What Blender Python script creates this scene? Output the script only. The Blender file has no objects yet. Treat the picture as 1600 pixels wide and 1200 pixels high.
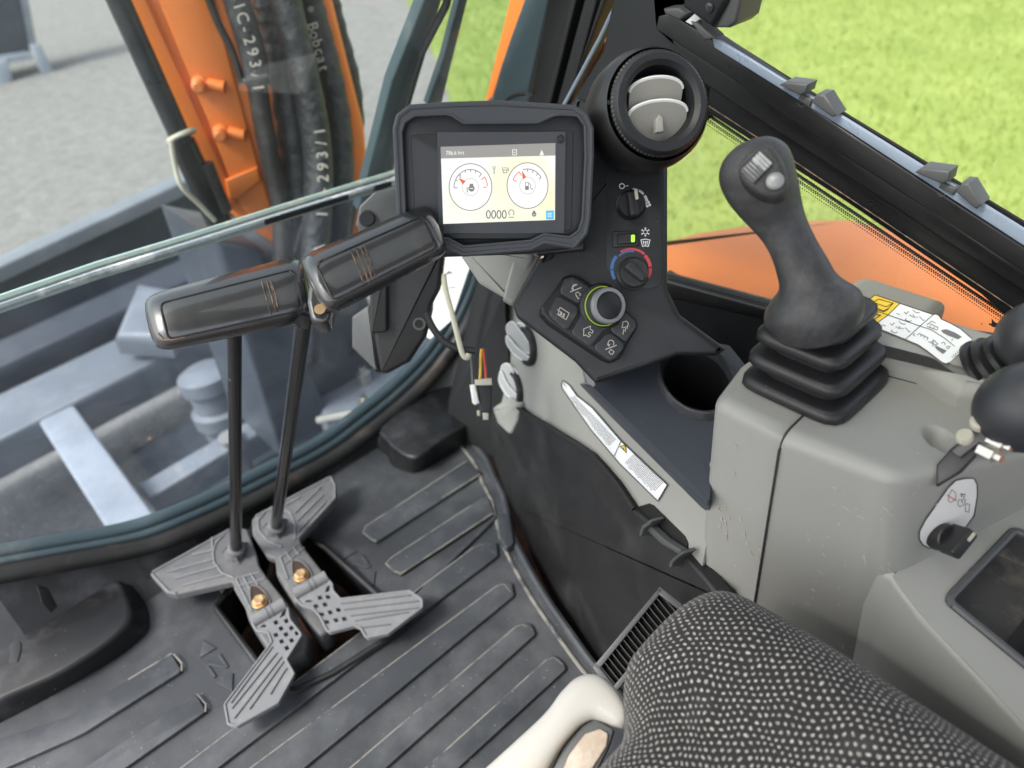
import bpy, bmesh, math, random
import numpy as np
from mathutils import Vector, Matrix
random.seed(7); rng = np.random.default_rng(7)
SC = bpy.context.scene
COL = SC.collection
# ------------------------------------------------------------------ camera
FPX = 1164.0                                    # focal length in photo pixels (1600 wide)
def _n(v): return v/np.linalg.norm(v)
CY = _n(np.array([-1250., -740., FPX]))         # cab forward axis seen by the camera
CX = np.array([1746., -1117., FPX]); CX = _n(CX-CX.dot(CY)*CY)
CZ = np.cross(CX, CY)
ROT = np.array([CX, CY, CZ]); EYE = np.array([0., 0., 1.15])
cd = bpy.data.cameras.new('camera'); cam = bpy.data.objects.new('camera', cd); COL.objects.link(cam)
right, up, back = ROT@np.array([1, 0, 0.]), ROT@np.array([0, -1., 0]), ROT@np.array([0, 0, -1.])
cam.matrix_world = Matrix([[right[i], up[i], back[i], EYE[i]] for i in range(3)]+[[0, 0, 0, 1]])
cd.sensor_width = 36; cd.lens = FPX/1600*36; cd.clip_start = .02; cd.clip_end = 1000
cd.dof.use_dof = True; cd.dof.focus_distance = .90; cd.dof.aperture_fstop = 3.2
SC.camera = cam
# ------------------------------------------------------------------ sky, sun, exposure
SUN_EL, SUN_AZ = math.radians(52), math.radians(-78)     # azimuth from +Y towards +X
w = bpy.data.worlds.new('World'); SC.world = w; w.use_nodes = True
nt = w.node_tree; bg = nt.nodes['Background']
sky = nt.nodes.new('ShaderNodeTexSky'); sky.sky_type = 'NISHITA'; sky.sun_disc = False
sky.sun_elevation = SUN_EL; sky.sun_rotation = SUN_AZ; sky.dust_density = 3.0; sky.air_density = 1.0; sky.ozone_density = 1.0
hsv = nt.nodes.new('ShaderNodeHueSaturation'); hsv.inputs['Saturation'].default_value = .36
nt.links.new(sky.outputs[0], hsv.inputs['Color']); nt.links.new(hsv.outputs[0], bg.inputs['Color'])
bg.inputs['Strength'].default_value = .15
sl = bpy.data.lights.new('sun', 'SUN'); so = bpy.data.objects.new('sun', sl); COL.objects.link(so)
sl.energy = 1.5; sl.angle = math.radians(18); sl.color = (1, .95, .88)
sd = Vector((math.sin(SUN_AZ)*math.cos(SUN_EL), math.cos(SUN_AZ)*math.cos(SUN_EL), math.sin(SUN_EL)))
so.rotation_euler = sd.to_track_quat('Z', 'Y').to_euler()
SC.view_settings.view_transform = 'Standard'; SC.view_settings.look = 'None'
SC.view_settings.gamma = 1; SC.view_settings.use_curve_mapping = False
SC.view_settings.exposure = 1.34
SC.cycles.max_bounces = 10; SC.cycles.transparent_max_bounces = 16
# ------------------------------------------------------------------ planes and pixels -> points
def ray(u, v): return ROT@np.array([u-800, v-600, FPX])
class PL:
    def __init__(s, o, n):
        s.o = np.array(o, float); s.n = _n(np.array(n, float))
        if s.n.dot(EYE-s.o) < 0: s.n = -s.n
    def at(s, u, v, off=0.):
        d = ray(u, v); o = s.o+s.n*off
        return EYE+d*((o-EYE).dot(s.n)/d.dot(s.n))
def dep(u, v, d): return EYE+ray(u, v)*d/FPX
def PF(u, v, d, n=None):
    return PL(dep(u, v, d), -ray(u, v) if n is None else n)
def PZ(z): return PL((0, 0, z), (0, 0, 1))
def PX(x): return PL((x, 0, 0), (1, 0, 0))
def PY(y): return PL((0, y, 0), (0, 1, 0))
def zp(pts, ox, oy, s): return [(ox+x/s, oy+y/s) for x, y in pts]
# ------------------------------------------------------------------ mesh builder
class MB:
    def __init__(s): s.v = []; s.f = []; s.uv = None
    def add(s, V, F):
        o = len(s.v); s.v += [tuple(map(float, p)) for p in V]; s.f += [tuple(i+o for i in q) for q in F]; return s
def rnd(pts, r, n=4):
    """fillet the corners of a 2D polygon; r number or list"""
    out = []; N = len(pts)
    for i in range(N):
        p0, p, p1 = (np.array(pts[(i+k) % N], float) for k in (-1, 0, 1))
        rr = r[i] if isinstance(r, (list, tuple)) else r
        a, b = p0-p, p1-p; la, lb = np.linalg.norm(a), np.linalg.norm(b); a /= la; b /= lb
        ang = math.acos(max(-1, min(1, a.dot(b))))
        if rr <= 0 or ang > 3.0: out.append(tuple(p)); continue
        t = min(rr/math.tan(ang/2), .46*la, .46*lb)
        A, B = p+a*t, p+b*t
        for k in range(n+1):
            q = k/n; out.append(tuple((1-q)**2*A+2*q*(1-q)*p+q*q*B))
    return out
def catmull(pts, k=6, closed=False):
    P = [np.array(p, float) for p in pts]; N = len(P); out = []
    for i in range(N if closed else N-1):
        if closed: a, b, c, d = P[(i-1) % N], P[i], P[(i+1) % N], P[(i+2) % N]
        else: a, b, c, d = P[max(i-1, 0)], P[i], P[i+1], P[min(i+2, N-1)]
        for j in range(k):
            t = j/k
            out.append(.5*((2*b)+(-a+c)*t+(2*a-5*b+4*c-d)*t*t+(-a+3*b-3*c+d)*t**3))
    if not closed: out.append(P[-1])
    return out
def slab3(mb, P, n, t, bev=0., seg=3, backbev=False):
    """planar outline P (world), n = outward normal, extruded back by t, front edge rounded"""
    P = [np.array(p, float) for p in P]; n = _n(np.array(n, float)); N = len(P)
    area = sum((np.cross(P[i]-P[0], P[(i+1) % N]-P[0]) for i in range(N)), np.zeros(3))
    if area.dot(n) < 0: P = P[::-1]
    M = []
    for i in range(N):
        a = P[i]-P[i-1]; b = P[(i+1) % N]-P[i]
        a = a/(np.linalg.norm(a)+1e-12); b = b/(np.linalg.norm(b)+1e-12)
        ia, ib = np.cross(n, a), np.cross(n, b); m = ia+ib; L = np.linalg.norm(m)
        m = m/L if L > 1e-6 else ia
        M.append(m/max(.45, m.dot(ia)))
    rings = []
    if backbev and bev > 0:
        for k in range(seg+1):
            q = k/seg*math.pi/2; rings.append([P[i]+M[i]*bev*(1-math.sin(q))-n*(t-bev*(1-math.cos(q))) for i in range(N)])
    else: rings.append([p-n*t for p in P])
    if bev > 0:
        for k in range(seg+1):
            q = k/seg*math.pi/2; rings.append([P[i]+M[i]*bev*(1-math.cos(q))-n*bev*(1-math.sin(q)) for i in range(N)])
    else: rings.append(P)
    return loft(mb, rings, True, True)
def loft(mb, rings, c0=True, c1=True, closed=True):
    N = len(rings[0]); V = [p for r in rings for p in r]; F = []
    for k in range(len(rings)-1):
        for i in range(N if closed else N-1):
            j = (i+1) % N; F.append((k*N+i, k*N+j, (k+1)*N+j, (k+1)*N+i))
    if c0: F.append(tuple(range(N))[::-1])
    if c1: F.append(tuple((len(rings)-1)*N+i for i in range(N)))
    return mb.add(V, F)
def S(pl, pts, t, bev=0., r=0, off=0., mb=None, seg=3, n=4, backbev=False):
    """slab from a photo outline lying in plane pl"""
    mb = mb or MB()
    if r and bev:
        k = 1.25*bev*FPX/max(.2, np.linalg.norm(pl.at(*pts[0])-EYE)); r = [max(x, k) if x > 0 else 0 for x in r] if isinstance(r, (list, tuple)) else max(r, k)
    q = rnd(pts, r, n) if r else pts
    return slab3(mb, [pl.at(u, v, off) for u, v in q], pl.n, t, bev, seg, backbev)
def PLATE(pl, outer, holes, t, off=0., mb=None, bev=0.):
    mb = mb or MB(); bm = bmesh.new(); loops = []
    for lp in [outer]+holes:
        vs = [bm.verts.new(pl.at(u, v, off)) for u, v in lp]
        for i in range(len(vs)): bm.edges.new((vs[i], vs[(i+1) % len(vs)]))
        loops.append(len(vs))
    bmesh.ops.triangle_fill(bm, use_beauty=True, edges=bm.edges[:], normal=Vector(pl.n))
    bm.verts.index_update(); V = [np.array(v.co) for v in bm.verts]; F = [tuple(v.index for v in f.verts) for f in bm.faces]; bm.free()
    n = len(V); VV = V+[p-pl.n*t for p in V]; FF = list(F)+[tuple(i+n for i in f[::-1]) for f in F]
    o = 0
    for L in loops:
        for i in range(L): a, b = o+i, o+(i+1) % L; FF.append((a, b, b+n, a+n))
        o += L
    mb.add(VV, FF); mb.fix = True; return mb
def _basis(d):
    d = _n(np.array(d, float)); h = np.array([0, 0, 1.]) if abs(d[2]) < .9 else np.array([1., 0, 0])
    x = _n(np.cross(h, d)); return x, np.cross(d, x), d
def tube(mb, path, r, n=12, cap=True, flat=1.0, ref=None):
    P = [np.array(p, float) for p in path]; N = len(P); rings = []
    R = r if isinstance(r, (list, tuple, np.ndarray)) else [r]*N; x = None
    for i in range(N):
        d = _n(P[min(i+1, N-1)]-P[max(i-1, 0)])
        if x is None: x = _basis(d)[0] if ref is None else np.array(ref, float)
        x = _n(x-x.dot(d)*d); y = np.cross(d, x)
        rings.append([P[i]+R[i]*(math.cos(a)*x+flat*math.sin(a)*y) for a in (2*math.pi*k/n for k in range(n))])
    return loft(mb, rings, cap, cap)
def lathe(mb, o, ax, prof, n=32, cap=True, knurl=0.):
    o = np.array(o, float); x, y, d = _basis(ax); rings = []
    for (r, h) in prof:
        rings.append([o+d*h+(r*(1-(knurl if k % 2 else 0)))*(math.cos(a)*x+math.sin(a)*y) for k, a in ((k, 2*math.pi*k/n) for k in range(n))])
    return loft(mb, rings, cap, cap)
def box(mb, x0, x1, y0, y1, z0, z1, bev=0.):
    P = [(x0, y0, z1), (x1, y0, z1), (x1, y1, z1), (x0, y1, z1)]
    return slab3(mb, P, (0, 0, 1), z1-z0, bev)
def bar(mb, a, b, w, h, upv, bev=0.):
    a, b = np.array(a, float), np.array(b, float); d = _n(b-a); u = np.array(upv, float); u = _n(u-u.dot(d)*d); s = np.cross(d, u)
    P = [a+s*w/2+u*h/2, b+s*w/2+u*h/2, b-s*w/2+u*h/2, a-s*w/2+u*h/2]
    return slab3(mb, P, u, h, bev)
# --- flat print, drawn in photo pixels, laid on a plane
def stroke(pts, w, closed=False):
    P = [np.array(p, float) for p in pts]; N = len(P); V = []; F = []
    for i in range(N):
        a = P[i]-P[i-1] if (i > 0 or closed) else P[1]-P[0]
        b = P[(i+1) % N]-P[i] if (i < N-1 or closed) else P[-1]-P[-2]
        a = a/(np.linalg.norm(a)+1e-9); b = b/(np.linalg.norm(b)+1e-9)
        na, nb = np.array([-a[1], a[0]]), np.array([-b[1], b[0]]); m = na+nb; L = np.linalg.norm(m); m = m/L if L > 1e-6 else na
        m = m/max(.5, m.dot(na)); V += [P[i]+m*w/2, P[i]-m*w/2]
    for i in range(N if closed else N-1):
        j = (i+1) % N; F.append((2*i, 2*j, 2*j+1, 2*i+1))
    return V, F
def disc(c, r, n=20, ry=None):
    ry = ry or r; return [(c[0]+r*math.cos(2*math.pi*k/n), c[1]+ry*math.sin(2*math.pi*k/n)) for k in range(n)], [tuple(range(n))]
def arc(c, r, a0, a1, w, n=20, ry=None):
    ry = ry or r; A = [math.radians(a0+(a1-a0)*k/n) for k in range(n+1)]
    return stroke([(c[0]+r*math.cos(a), c[1]-ry*math.sin(a)) for a in A], w)
def poly(pts): return list(pts), [tuple(range(len(pts)))]
_gl = {}
def glyph(s):
    if s not in _gl:
        c = bpy.data.curves.new('t', 'FONT'); c.body = s; c.resolution_u = 3; c.align_x = 'CENTER'; c.align_y = 'CENTER'
        o = bpy.data.objects.new('t', c); m = bpy.data.meshes.new_from_object(o)
        _gl[s] = ([(v.co.x, v.co.y) for v in m.vertices], [tuple(p.vertices) for p in m.polygons])
        bpy.data.objects.remove(o); bpy.data.curves.remove(c); bpy.data.meshes.remove(m)
    return _gl[s]
def text(s, pos, size, ang=0., sx=1.0):
    V, F = glyph(s); a = math.radians(ang); c, q = math.cos(a), math.sin(a)
    return [(pos[0]+size*(x*sx*c-y*q), pos[1]-size*(x*sx*q+y*c)) for x, y in V], F
def flat(pl, geos, off=.0006, mb=None):
    mb = mb or MB()
    for V, F in geos: mb.add([pl.at(u, v, off) for u, v in V], F)
    return mb
# ------------------------------------------------------------------ objects
def thing(name, label, cat, loc=(0, 0, 0), group=None):
    o = bpy.data.objects.new(name, None); COL.objects.link(o); o.location = Vector([float(c) for c in loc]); o.empty_display_size = .05
    o['label'] = label; o['category'] = cat
    if group: o['group'] = group
    return o
def base(o):
    v = Vector((0, 0, 0))
    while o is not None: v += o.location; o = o.parent
    return v
def obj(name, mb, m, parent=None, sharp=38, kind=None, label=None, cat=None, smooth=True):
    b = base(parent) if parent else Vector((0, 0, 0))
    me = bpy.data.meshes.new(name); me.from_pydata([(x-b.x, y-b.y, z-b.z) for x, y, z in mb.v], [], mb.f)
    bm = bmesh.new(); bm.from_mesh(me); bmesh.ops.recalc_face_normals(bm, faces=bm.faces[:]); bm.to_mesh(me); bm.free()
    if smooth:
        for p in me.polygons: p.use_smooth = len(p.vertices) < 5
        me.set_sharp_from_angle(angle=math.radians(sharp))
    me.materials.append(m); o = bpy.data.objects.new(name, me); COL.objects.link(o)
    if parent: o.parent = parent
    if kind: o['kind'] = kind
    if label: o['label'] = label
    if cat: o['category'] = cat
    return o
# ------------------------------------------------------------------ materials
def mat(name, col, rough=.5, metal=0., spec=.5, grain=None, dust=None, speck=None, var=None, coat=0., rvar=0.):
    m = bpy.data.materials.new(name); m.use_nodes = True; N = m.node_tree.nodes; L = m.node_tree.links
    b = N['Principled BSDF']; b.inputs['Roughness'].default_value = rough; b.inputs['Metallic'].default_value = metal
    b.inputs['Specular IOR Level'].default_value = spec; b.inputs['Coat Weight'].default_value = coat
    tc = N.new('ShaderNodeTexCoord'); cur = None
    def noise(scale, detail=4, rgh=.6):
        t = N.new('ShaderNodeTexNoise'); t.inputs['Scale'].default_value = scale; t.inputs['Detail'].default_value = detail
        t.inputs['Roughness'].default_value = rgh; L.new(tc.outputs['Object'], t.inputs['Vector']); return t
    def ramp(src, a, c):
        r = N.new('ShaderNodeMapRange'); r.inputs['From Min'].default_value = a; r.inputs['From Max'].default_value = c; L.new(src, r.inputs['Value']); return r.outputs[0]
    def mix(fac, a, c):
        x = N.new('ShaderNodeMix'); x.data_type = 'RGBA'
        L.new(fac, x.inputs['Factor'])
        for sock, val in ((x.inputs[6], a), (x.inputs[7], c)):
            if isinstance(val, tuple): sock.default_value = (*val, 1)
            else: L.new(val, sock)
        return x.outputs[2]
    cur = tuple(col); mk = None
    if var: cur = mix(ramp(noise(var[1]).outputs[0], .35, .65), cur, tuple(var[0]))
    if dust:
        t = noise(dust[1], 6, .68); mk = ramp(t.outputs[0], dust[2], dust[3])
        q = N.new('ShaderNodeMath'); q.operation = 'MULTIPLY'; q.inputs[1].default_value = dust[4] if len(dust) > 4 else 1.; L.new(mk, q.inputs[0]); mk = q.outputs[0]
        cur = mix(mk, cur, tuple(dust[0]))
    if speck:
        v = N.new('ShaderNodeTexVoronoi'); v.inputs['Scale'].default_value = speck[1]; L.new(tc.outputs['Object'], v.inputs['Vector'])
        a = ramp(v.outputs['Distance'], speck[2], speck[2]*.6)
        g = ramp(noise(speck[1]*.21, 2).outputs[0], .52, .6); q = N.new('ShaderNodeMath'); q.operation = 'MULTIPLY'; L.new(a, q.inputs[0]); L.new(g, q.inputs[1])
        cur = mix(q.outputs[0], cur, tuple(speck[0]))
    if isinstance(cur, tuple): b.inputs['Base Color'].default_value = (*cur, 1)
    else: L.new(cur, b.inputs['Base Color'])
    if rvar:
        t = noise(14, 5, .65); r = N.new('ShaderNodeMapRange'); r.inputs['From Min'].default_value = .3; r.inputs['From Max'].default_value = .7
        r.inputs['To Min'].default_value = max(.03, rough-rvar); r.inputs['To Max'].default_value = min(1, rough+rvar); L.new(t.outputs[0], r.inputs['Value']); L.new(r.outputs[0], b.inputs['Roughness'])
    if grain:
        t = noise(grain[0], 3); u = N.new('ShaderNodeBump'); u.inputs['Strength'].default_value = grain[1]; u.inputs['Distance'].default_value = grain[2] if len(grain) > 2 else .001
        L.new(t.outputs[0], u.inputs['Height']); L.new(u.outputs[0], b.inputs['Normal'])
    return m
def emit(name, col, s=1.):
    m = bpy.data.materials.new(name); m.use_nodes = True; b = m.node_tree.nodes['Principled BSDF']
    b.inputs['Base Color'].default_value = (.01, .01, .01, 1); b.inputs['Emission Color'].default_value = (*col, 1); b.inputs['Emission Strength'].default_value = s
    b.inputs['Roughness'].default_value = .4; return m
def glass(name, tint=(.9, .95, .94), refl=1.0, haze=0.0, hazecol=(.8, .82, .8)):
    m = bpy.data.materials.new(name); m.use_nodes = True; N = m.node_tree.nodes; L = m.node_tree.links
    N.remove(N['Principled BSDF']); out = N['Material Output']
    tr = N.new('ShaderNodeBsdfTransparent'); tr.inputs[0].default_value = (*tint, 1)
    gl = N.new('ShaderNodeBsdfGlossy'); gl.inputs['Roughness'].default_value = .02
    fr = N.new('ShaderNodeLayerWeight'); fr.inputs[0].default_value = .5
    p5 = N.new('ShaderNodeMath'); p5.operation = 'POWER'; p5.inputs[1].default_value = 5.; L.new(fr.outputs['Facing'], p5.inputs[0])
    q = N.new('ShaderNodeMath'); q.operation = 'MULTIPLY_ADD'; q.inputs[1].default_value = .9; q.inputs[2].default_value = .045*refl; L.new(p5.outputs[0], q.inputs[0])
    mx = N.new('ShaderNodeMixShader'); L.new(q.outputs[0], mx.inputs[0]); L.new(tr.outputs[0], mx.inputs[1]); L.new(gl.outputs[0], mx.inputs[2])
    last = mx
    if haze:
        df = N.new('ShaderNodeBsdfDiffuse'); df.inputs[0].default_value = (*hazecol, 1)  # diffuse layer paints hazy reflections as well as dirt over the pane
        tc = N.new('ShaderNodeTexCoord'); t = N.new('ShaderNodeTexNoise'); t.inputs['Scale'].default_value = 5; t.inputs['Detail'].default_value = 7; t.inputs['Roughness'].default_value = .65; L.new(tc.outputs['Object'], t.inputs['Vector'])
        r = N.new('ShaderNodeMapRange'); r.inputs['From Min'].default_value = .35; r.inputs['From Max'].default_value = .75; r.inputs['To Min'].default_value = haze*.25; r.inputs['To Max'].default_value = haze; L.new(t.outputs[0], r.inputs['Value'])
        m2 = N.new('ShaderNodeMixShader'); L.new(r.outputs[0], m2.inputs[0]); L.new(mx.outputs[0], m2.inputs[1]); L.new(df.outputs[0], m2.inputs[2]); last = m2
    L.new(last.outputs[0], out.inputs['Surface']); return m
M = {}
DUST = (.30, .29, .27)
M['dash'] = mat('dash_plastic', (.0115, .0125, .015), .48, grain=(900, .25, .0006), speck=((.30, .30, .30), 260, .10), rvar=.1)
M['tray'] = mat('tray_plastic', (.052, .059, .074), .52, grain=(1100, .3, .0006), speck=((.35, .35, .36), 300, .10), rvar=.1)
M['soft'] = mat('soft_black', (.014, .014, .015), .42, grain=(700, .2, .0006), rvar=.1)
M['key'] = mat('key_rubber', (.040, .042, .046), .55, grain=(900, .2, .0005), dust=((.14, .14, .14), 60, .55, .8, .6))
M['mon'] = mat('monitor_plastic', (.050, .054, .062), .5, grain=(1200, .35, .0005), rvar=.08)
M['monin'] = mat('monitor_face', (.020, .021, .024), .42, grain=(1200, .2, .0004))
M['taupe'] = mat('taupe_plastic', (.30, .30, .275), .48, grain=(700, .22, .0008), dust=((.33, .32, .285), 16, .62, .78, .5), speck=((.5, .48, .43), 70, .06), rvar=.08)
M['kick'] = mat('kick_plastic', (.012, .012, .0125), .5, grain=(500, .2, .0006), dust=((.07, .07, .067), 9, .5, .85, .4), rvar=.12)
M['mat'] = mat('rubber_mat', (.031, .034, .039), .52, grain=(420, .35, .0007), dust=((.11, .114, .12), 5, .46, .80, .75), speck=((.42, .41, .38), 120, .10), rvar=.12)
M['matpad'] = mat('rubber_mat_pad', (.035, .039, .045), .50, grain=(420, .35, .0007), dust=((.125, .13, .137), 6, .46, .80, .75), speck=((.45, .44, .40), 120, .10), rvar=.12)
M['matwear'] = mat('mat_edge_wear', (.20, .19, .17), .7, grain=(300, .3), dust=((.05, .052, .056), 26, .48, .62))
M['foot'] = mat('footrest_rubber', (.007, .0075, .008), .42, grain=(500, .25, .0006), dust=((.05, .05, .055), 10, .5, .8), speck=((.4, .39, .35), 60, .06), rvar=.1)
M['pedal'] = mat('pedal_casting', (.105, .108, .113), .5, spec=.4, grain=(420, .3, .0007), dust=((.17, .165, .155), 45, .50, .72, .6), rvar=.1)
M['pedal2'] = mat('pedal_flap', (.165, .171, .18), .5, spec=.4, grain=(420, .3, .0007), dust=((.23, .225, .215), 45, .50, .72, .6), rvar=.1)
M['gloss'] = mat('gloss_black_paint', (.012, .012, .013), .22, grain=(90, .06, .002), dust=((.22, .21, .20), 42, .66, .75, .7), rvar=.06)
M['grip'] = mat('worn_grip', (.016, .0165, .018), .30, spec=.9, coat=.7, grain=(300, .08, .0006), dust=((.08, .055, .04), 18, .6, .8, .6), rvar=.06)
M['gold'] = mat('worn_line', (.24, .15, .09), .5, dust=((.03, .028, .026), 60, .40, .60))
M['bolt'] = mat('brass_bolt', (.62, .42, .22), .38, metal=.75, grain=(300, .2))
M['rust'] = mat('rusty_floor', (.035, .020, .013), .85, grain=(120, .6), dust=((.14, .055, .02), 22, .45, .7))
M['black'] = mat('flat_black', (.006, .006, .0065), .7)
M['seal'] = mat('teal_seal', (.055, .085, .098), .38, grain=(160, .15), dust=((.16, .17, .16), 14, .55, .75, .5), rvar=.1)
M['rubber'] = mat('black_rubber', (.018, .018, .018), .45, grain=(160, .25), dust=((.11, .085, .065), 9, .52, .75, .7), rvar=.1)
M['rail'] = mat('rail_black', (.013, .013, .014), .34, grain=(600, .12, .0005), dust=((.05, .05, .05), 14, .58, .8, .5), rvar=.1)
M['clip'] = mat('clip_grey', (.075, .078, .080), .45, grain=(700, .2, .0005))
M['alu'] = mat('sky_sheen_channel', (.28, .34, .43), .30, metal=.15, rvar=.06)  # blue tone painted in for the sky reflected along the rail
M['vent'] = mat('vent_louvre', (.33, .32, .29), .42, grain=(900, .1, .0004))
M['ventg'] = mat('vent_louvre_grey', (.40, .41, .41), .42)
M['print'] = mat('white_print', (.78, .78, .77), .55)
M['dim'] = mat('dim_print', (.52, .49, .42), .55)
M['blue'] = mat('blue_print', (.06, .18, .45), .5)
M['red'] = mat('red_print', (.62, .06, .08), .5)
M['ink'] = mat('ink', (.02, .02, .022), .6)
M['inkg'] = mat('grey_ink', (.16, .16, .165), .6)
M['label'] = mat('label_white', (.84, .86, .86), .4, dust=((.6, .58, .52), 30, .58, .8, .5))
M['yellow'] = mat('label_yellow', (.88, .60, .05), .4)
M['joy'] = mat('joystick_rubber', (.030, .030, .031), .46, grain=(420, .55, .0012), dust=((.085, .085, .09), 30, .45, .72, .7), rvar=.12)
M['boot'] = mat('bellows_rubber', (.016, .016, .017), .42, grain=(900, .2, .0005), speck=((.4, .4, .38), 240, .10), rvar=.08)
M['silver'] = mat('silver_plastic', (.27, .275, .28), .42, metal=.3)
M['knobball'] = mat('ball_knob', (.030, .032, .036), .42, grain=(700, .2, .0006))
M['steel'] = mat('plated_steel', (.55, .53, .48), .35, metal=.9, grain=(120, .2))
M['orange'] = mat('orange_paint', (.86, .225, .034), .36, coat=.15, var=((.80, .205, .03), 4), dust=((.84, .34, .14), 8, .62, .8, .4))
M['sleeve'] = mat('hose_sleeve', (.028, .030, .033), .48, grain=(34, .8, .012), dust=((.07, .075, .08), 14, .5, .75), rvar=.1)
M['hose'] = mat('hose_rubber', (.02, .018, .017), .5, grain=(60, .4, .006), dust=((.07, .06, .055), 14, .5, .75))
M['cyl'] = mat('cylinder_tube', (.018, .021, .026), .33, dust=((.06, .06, .062), 6, .5, .8), rvar=.08)
M['slate'] = mat('slate_paint', (.050, .060, .075), .42, dust=((.09, .10, .115), 5, .5, .8), rvar=.1)
M['slatel'] = mat('slate_worn', (.33, .36, .41), .5, dust=((.24, .27, .32), 5, .45, .7))
M['slatem'] = mat('slate_mid', (.17, .19, .22), .45, dust=((.24, .26, .29), 5, .45, .7))
M['cream'] = mat('cream_cord', (.46, .44, .35), .6)
M['white'] = mat('white_plastic', (.78, .77, .74), .4)
M['handle'] = mat('seat_bar_plastic', (.43, .42, .385), .45, grain=(500, .2, .0007), dust=((.55, .45, .33), 10, .55, .75, .5), rvar=.08)
M['bronze'] = mat('bronze_inset', (.42, .34, .26), .4, dust=((.55, .50, .42), 40, .45, .7))
M['wirey'] = mat('yellow_wire', (.65, .42, .05), .45); M['wirer'] = mat('red_wire', (.45, .05, .03), .45)
M['sdark'] = mat('storage_tray', (.060, .058, .056), .5, grain=(500, .25, .0006), dust=((.20, .18, .15), 16, .55, .75, .8), rvar=.1)
M['glassf'] = glass('windscreen_glass', (.86, .93, .91), 1.0, .10, (.80, .84, .80))
M['glassl'] = glass('lower_glass', (.84, .92, .97), 1.8, .25, (.46, .50, .57))  # strong pale veil colour stands in for soft reflections on this pane
M['glasss'] = glass('side_glass', (.96, .97, .93), 1.0, .06, (.86, .78, .55))
M['edge'] = mat('glass_edge', (.36, .46, .43), .2, dust=((.52, .55, .47), 30, .5, .65), rvar=.08)
M['edged'] = mat('trim_clear', (.32, .38, .40), .15, dust=((.75, .78, .80), 10, .5, .6))
# ================================================================== OUTSIDE
GZ = -.75
mg = mat('gravel_pavement', (.235, .228, .217), .85, grain=(90, .7, .012), var=((.175, .17, .162), 9), dust=((.33, .32, .30), 26, .52, .7, .8), speck=((.62, .58, .5), 34, .16))
g = MB(); g.add([(-150, -150, GZ), (150, -150, GZ), (150, 250, GZ), (-150, 250, GZ)], [(0, 1, 2, 3)])
obj('pavement', g, mg, kind='structure', smooth=False)
BND = [(14, 26), (9.3, 15), (6.5, 9.6), (5.3, 7.6), (4.4, 6.1), (3.6, 4.9), (2.9, 3.3), (2.5, 1.5), (2.4, -6)]
mgr = mat('lawn_soil', (.20, .275, .055), .9, grain=(60, .3, .01), var=((.26, .33, .08), 1.3), dust=((.175, .24, .048), 5, .5, .72, .8))
g = MB(); g.add([(x, y, GZ+.006) for x, y in BND]+[(150, -6, GZ+.006), (150, 26, GZ+.006)], [tuple(range(len(BND)+2))])
obj('lawn', g, mgr, kind='structure', smooth=False)
def in_lawn(x, y):
    for (x0, y0), (x1, y1) in zip(BND[:-1], BND[1:]):
        if y1 <= y <= y0: return x > x1+(x0-x1)*(y-y1)/(y0-y1)+.02*math.sin(y*9)
    return False
g = MB(); n = 0
V = []; F = []
while n < 70000:
    q = rng.random(); x = 2.4+7.2*q**1.0; y = -.6+11*rng.random()
    if not in_lawn(x, y): n += 1; continue
    h = .025+.035*rng.random(); a = rng.random()*6.283; wv = .004+.003*rng.random(); lx, ly = (rng.random(2)-.5)*.05
    o = len(V); dx, dy = math.cos(a)*wv, math.sin(a)*wv
    V += [(x-dx, y-dy, GZ), (x+dx, y+dy, GZ), (x+lx, y+ly, GZ+h)]; F.append((o, o+1, o+2)); n += 1
g.v = V; g.f = F
gb = bpy.data.meshes.new('grass_blades'); gb.from_pydata(V, [], F)
mb_ = mat('grass_blade', (.20, .275, .05), .6, var=((.255, .32, .075), 1.6)); gb.materials.append(mb_)
go = bpy.data.objects.new('grass', gb); COL.objects.link(go); go['kind'] = 'stuff'; go['label'] = 'short bright green lawn grass beyond the cab windows'

# bucket lying on the pavement, far left
t = thing('digger_bucket', 'dark slate digger bucket with pale teeth lying on the pavement', 'bucket', PZ(GZ).at(30, 120))
bp = PF(30, 70, 8.6, (-.1, -1, .15))
obj('bucket_shell', S(bp, [(-140, -160), (2, -160), (50, 72), (46, 84), (-140, 112)], .5, .03), M['slate'], t)
obj('side_cutter', S(bp, [(2, -160), (14, -160), (58, 74), (48, 76)], .5, .01, off=.03), M['slatem'], t)
obj('cutting_edge', S(bp, [(-140, 106), (46, 80), (52, 92), (-140, 124)], .12, .02, off=.06), M['slatel'], t)
for q in ([(46, 70), (62, 68), (86, 114), (76, 121), (64, 112)], [(-8, 96), (12, 92), (20, 124), (8, 136), (-6, 132)], [(-80, 106), (-60, 104), (-52, 138), (-64, 148), (-78, 144)]):
    obj('tooth', S(bp, q, .10, .02, off=.10), M['slatel'], t)

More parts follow.
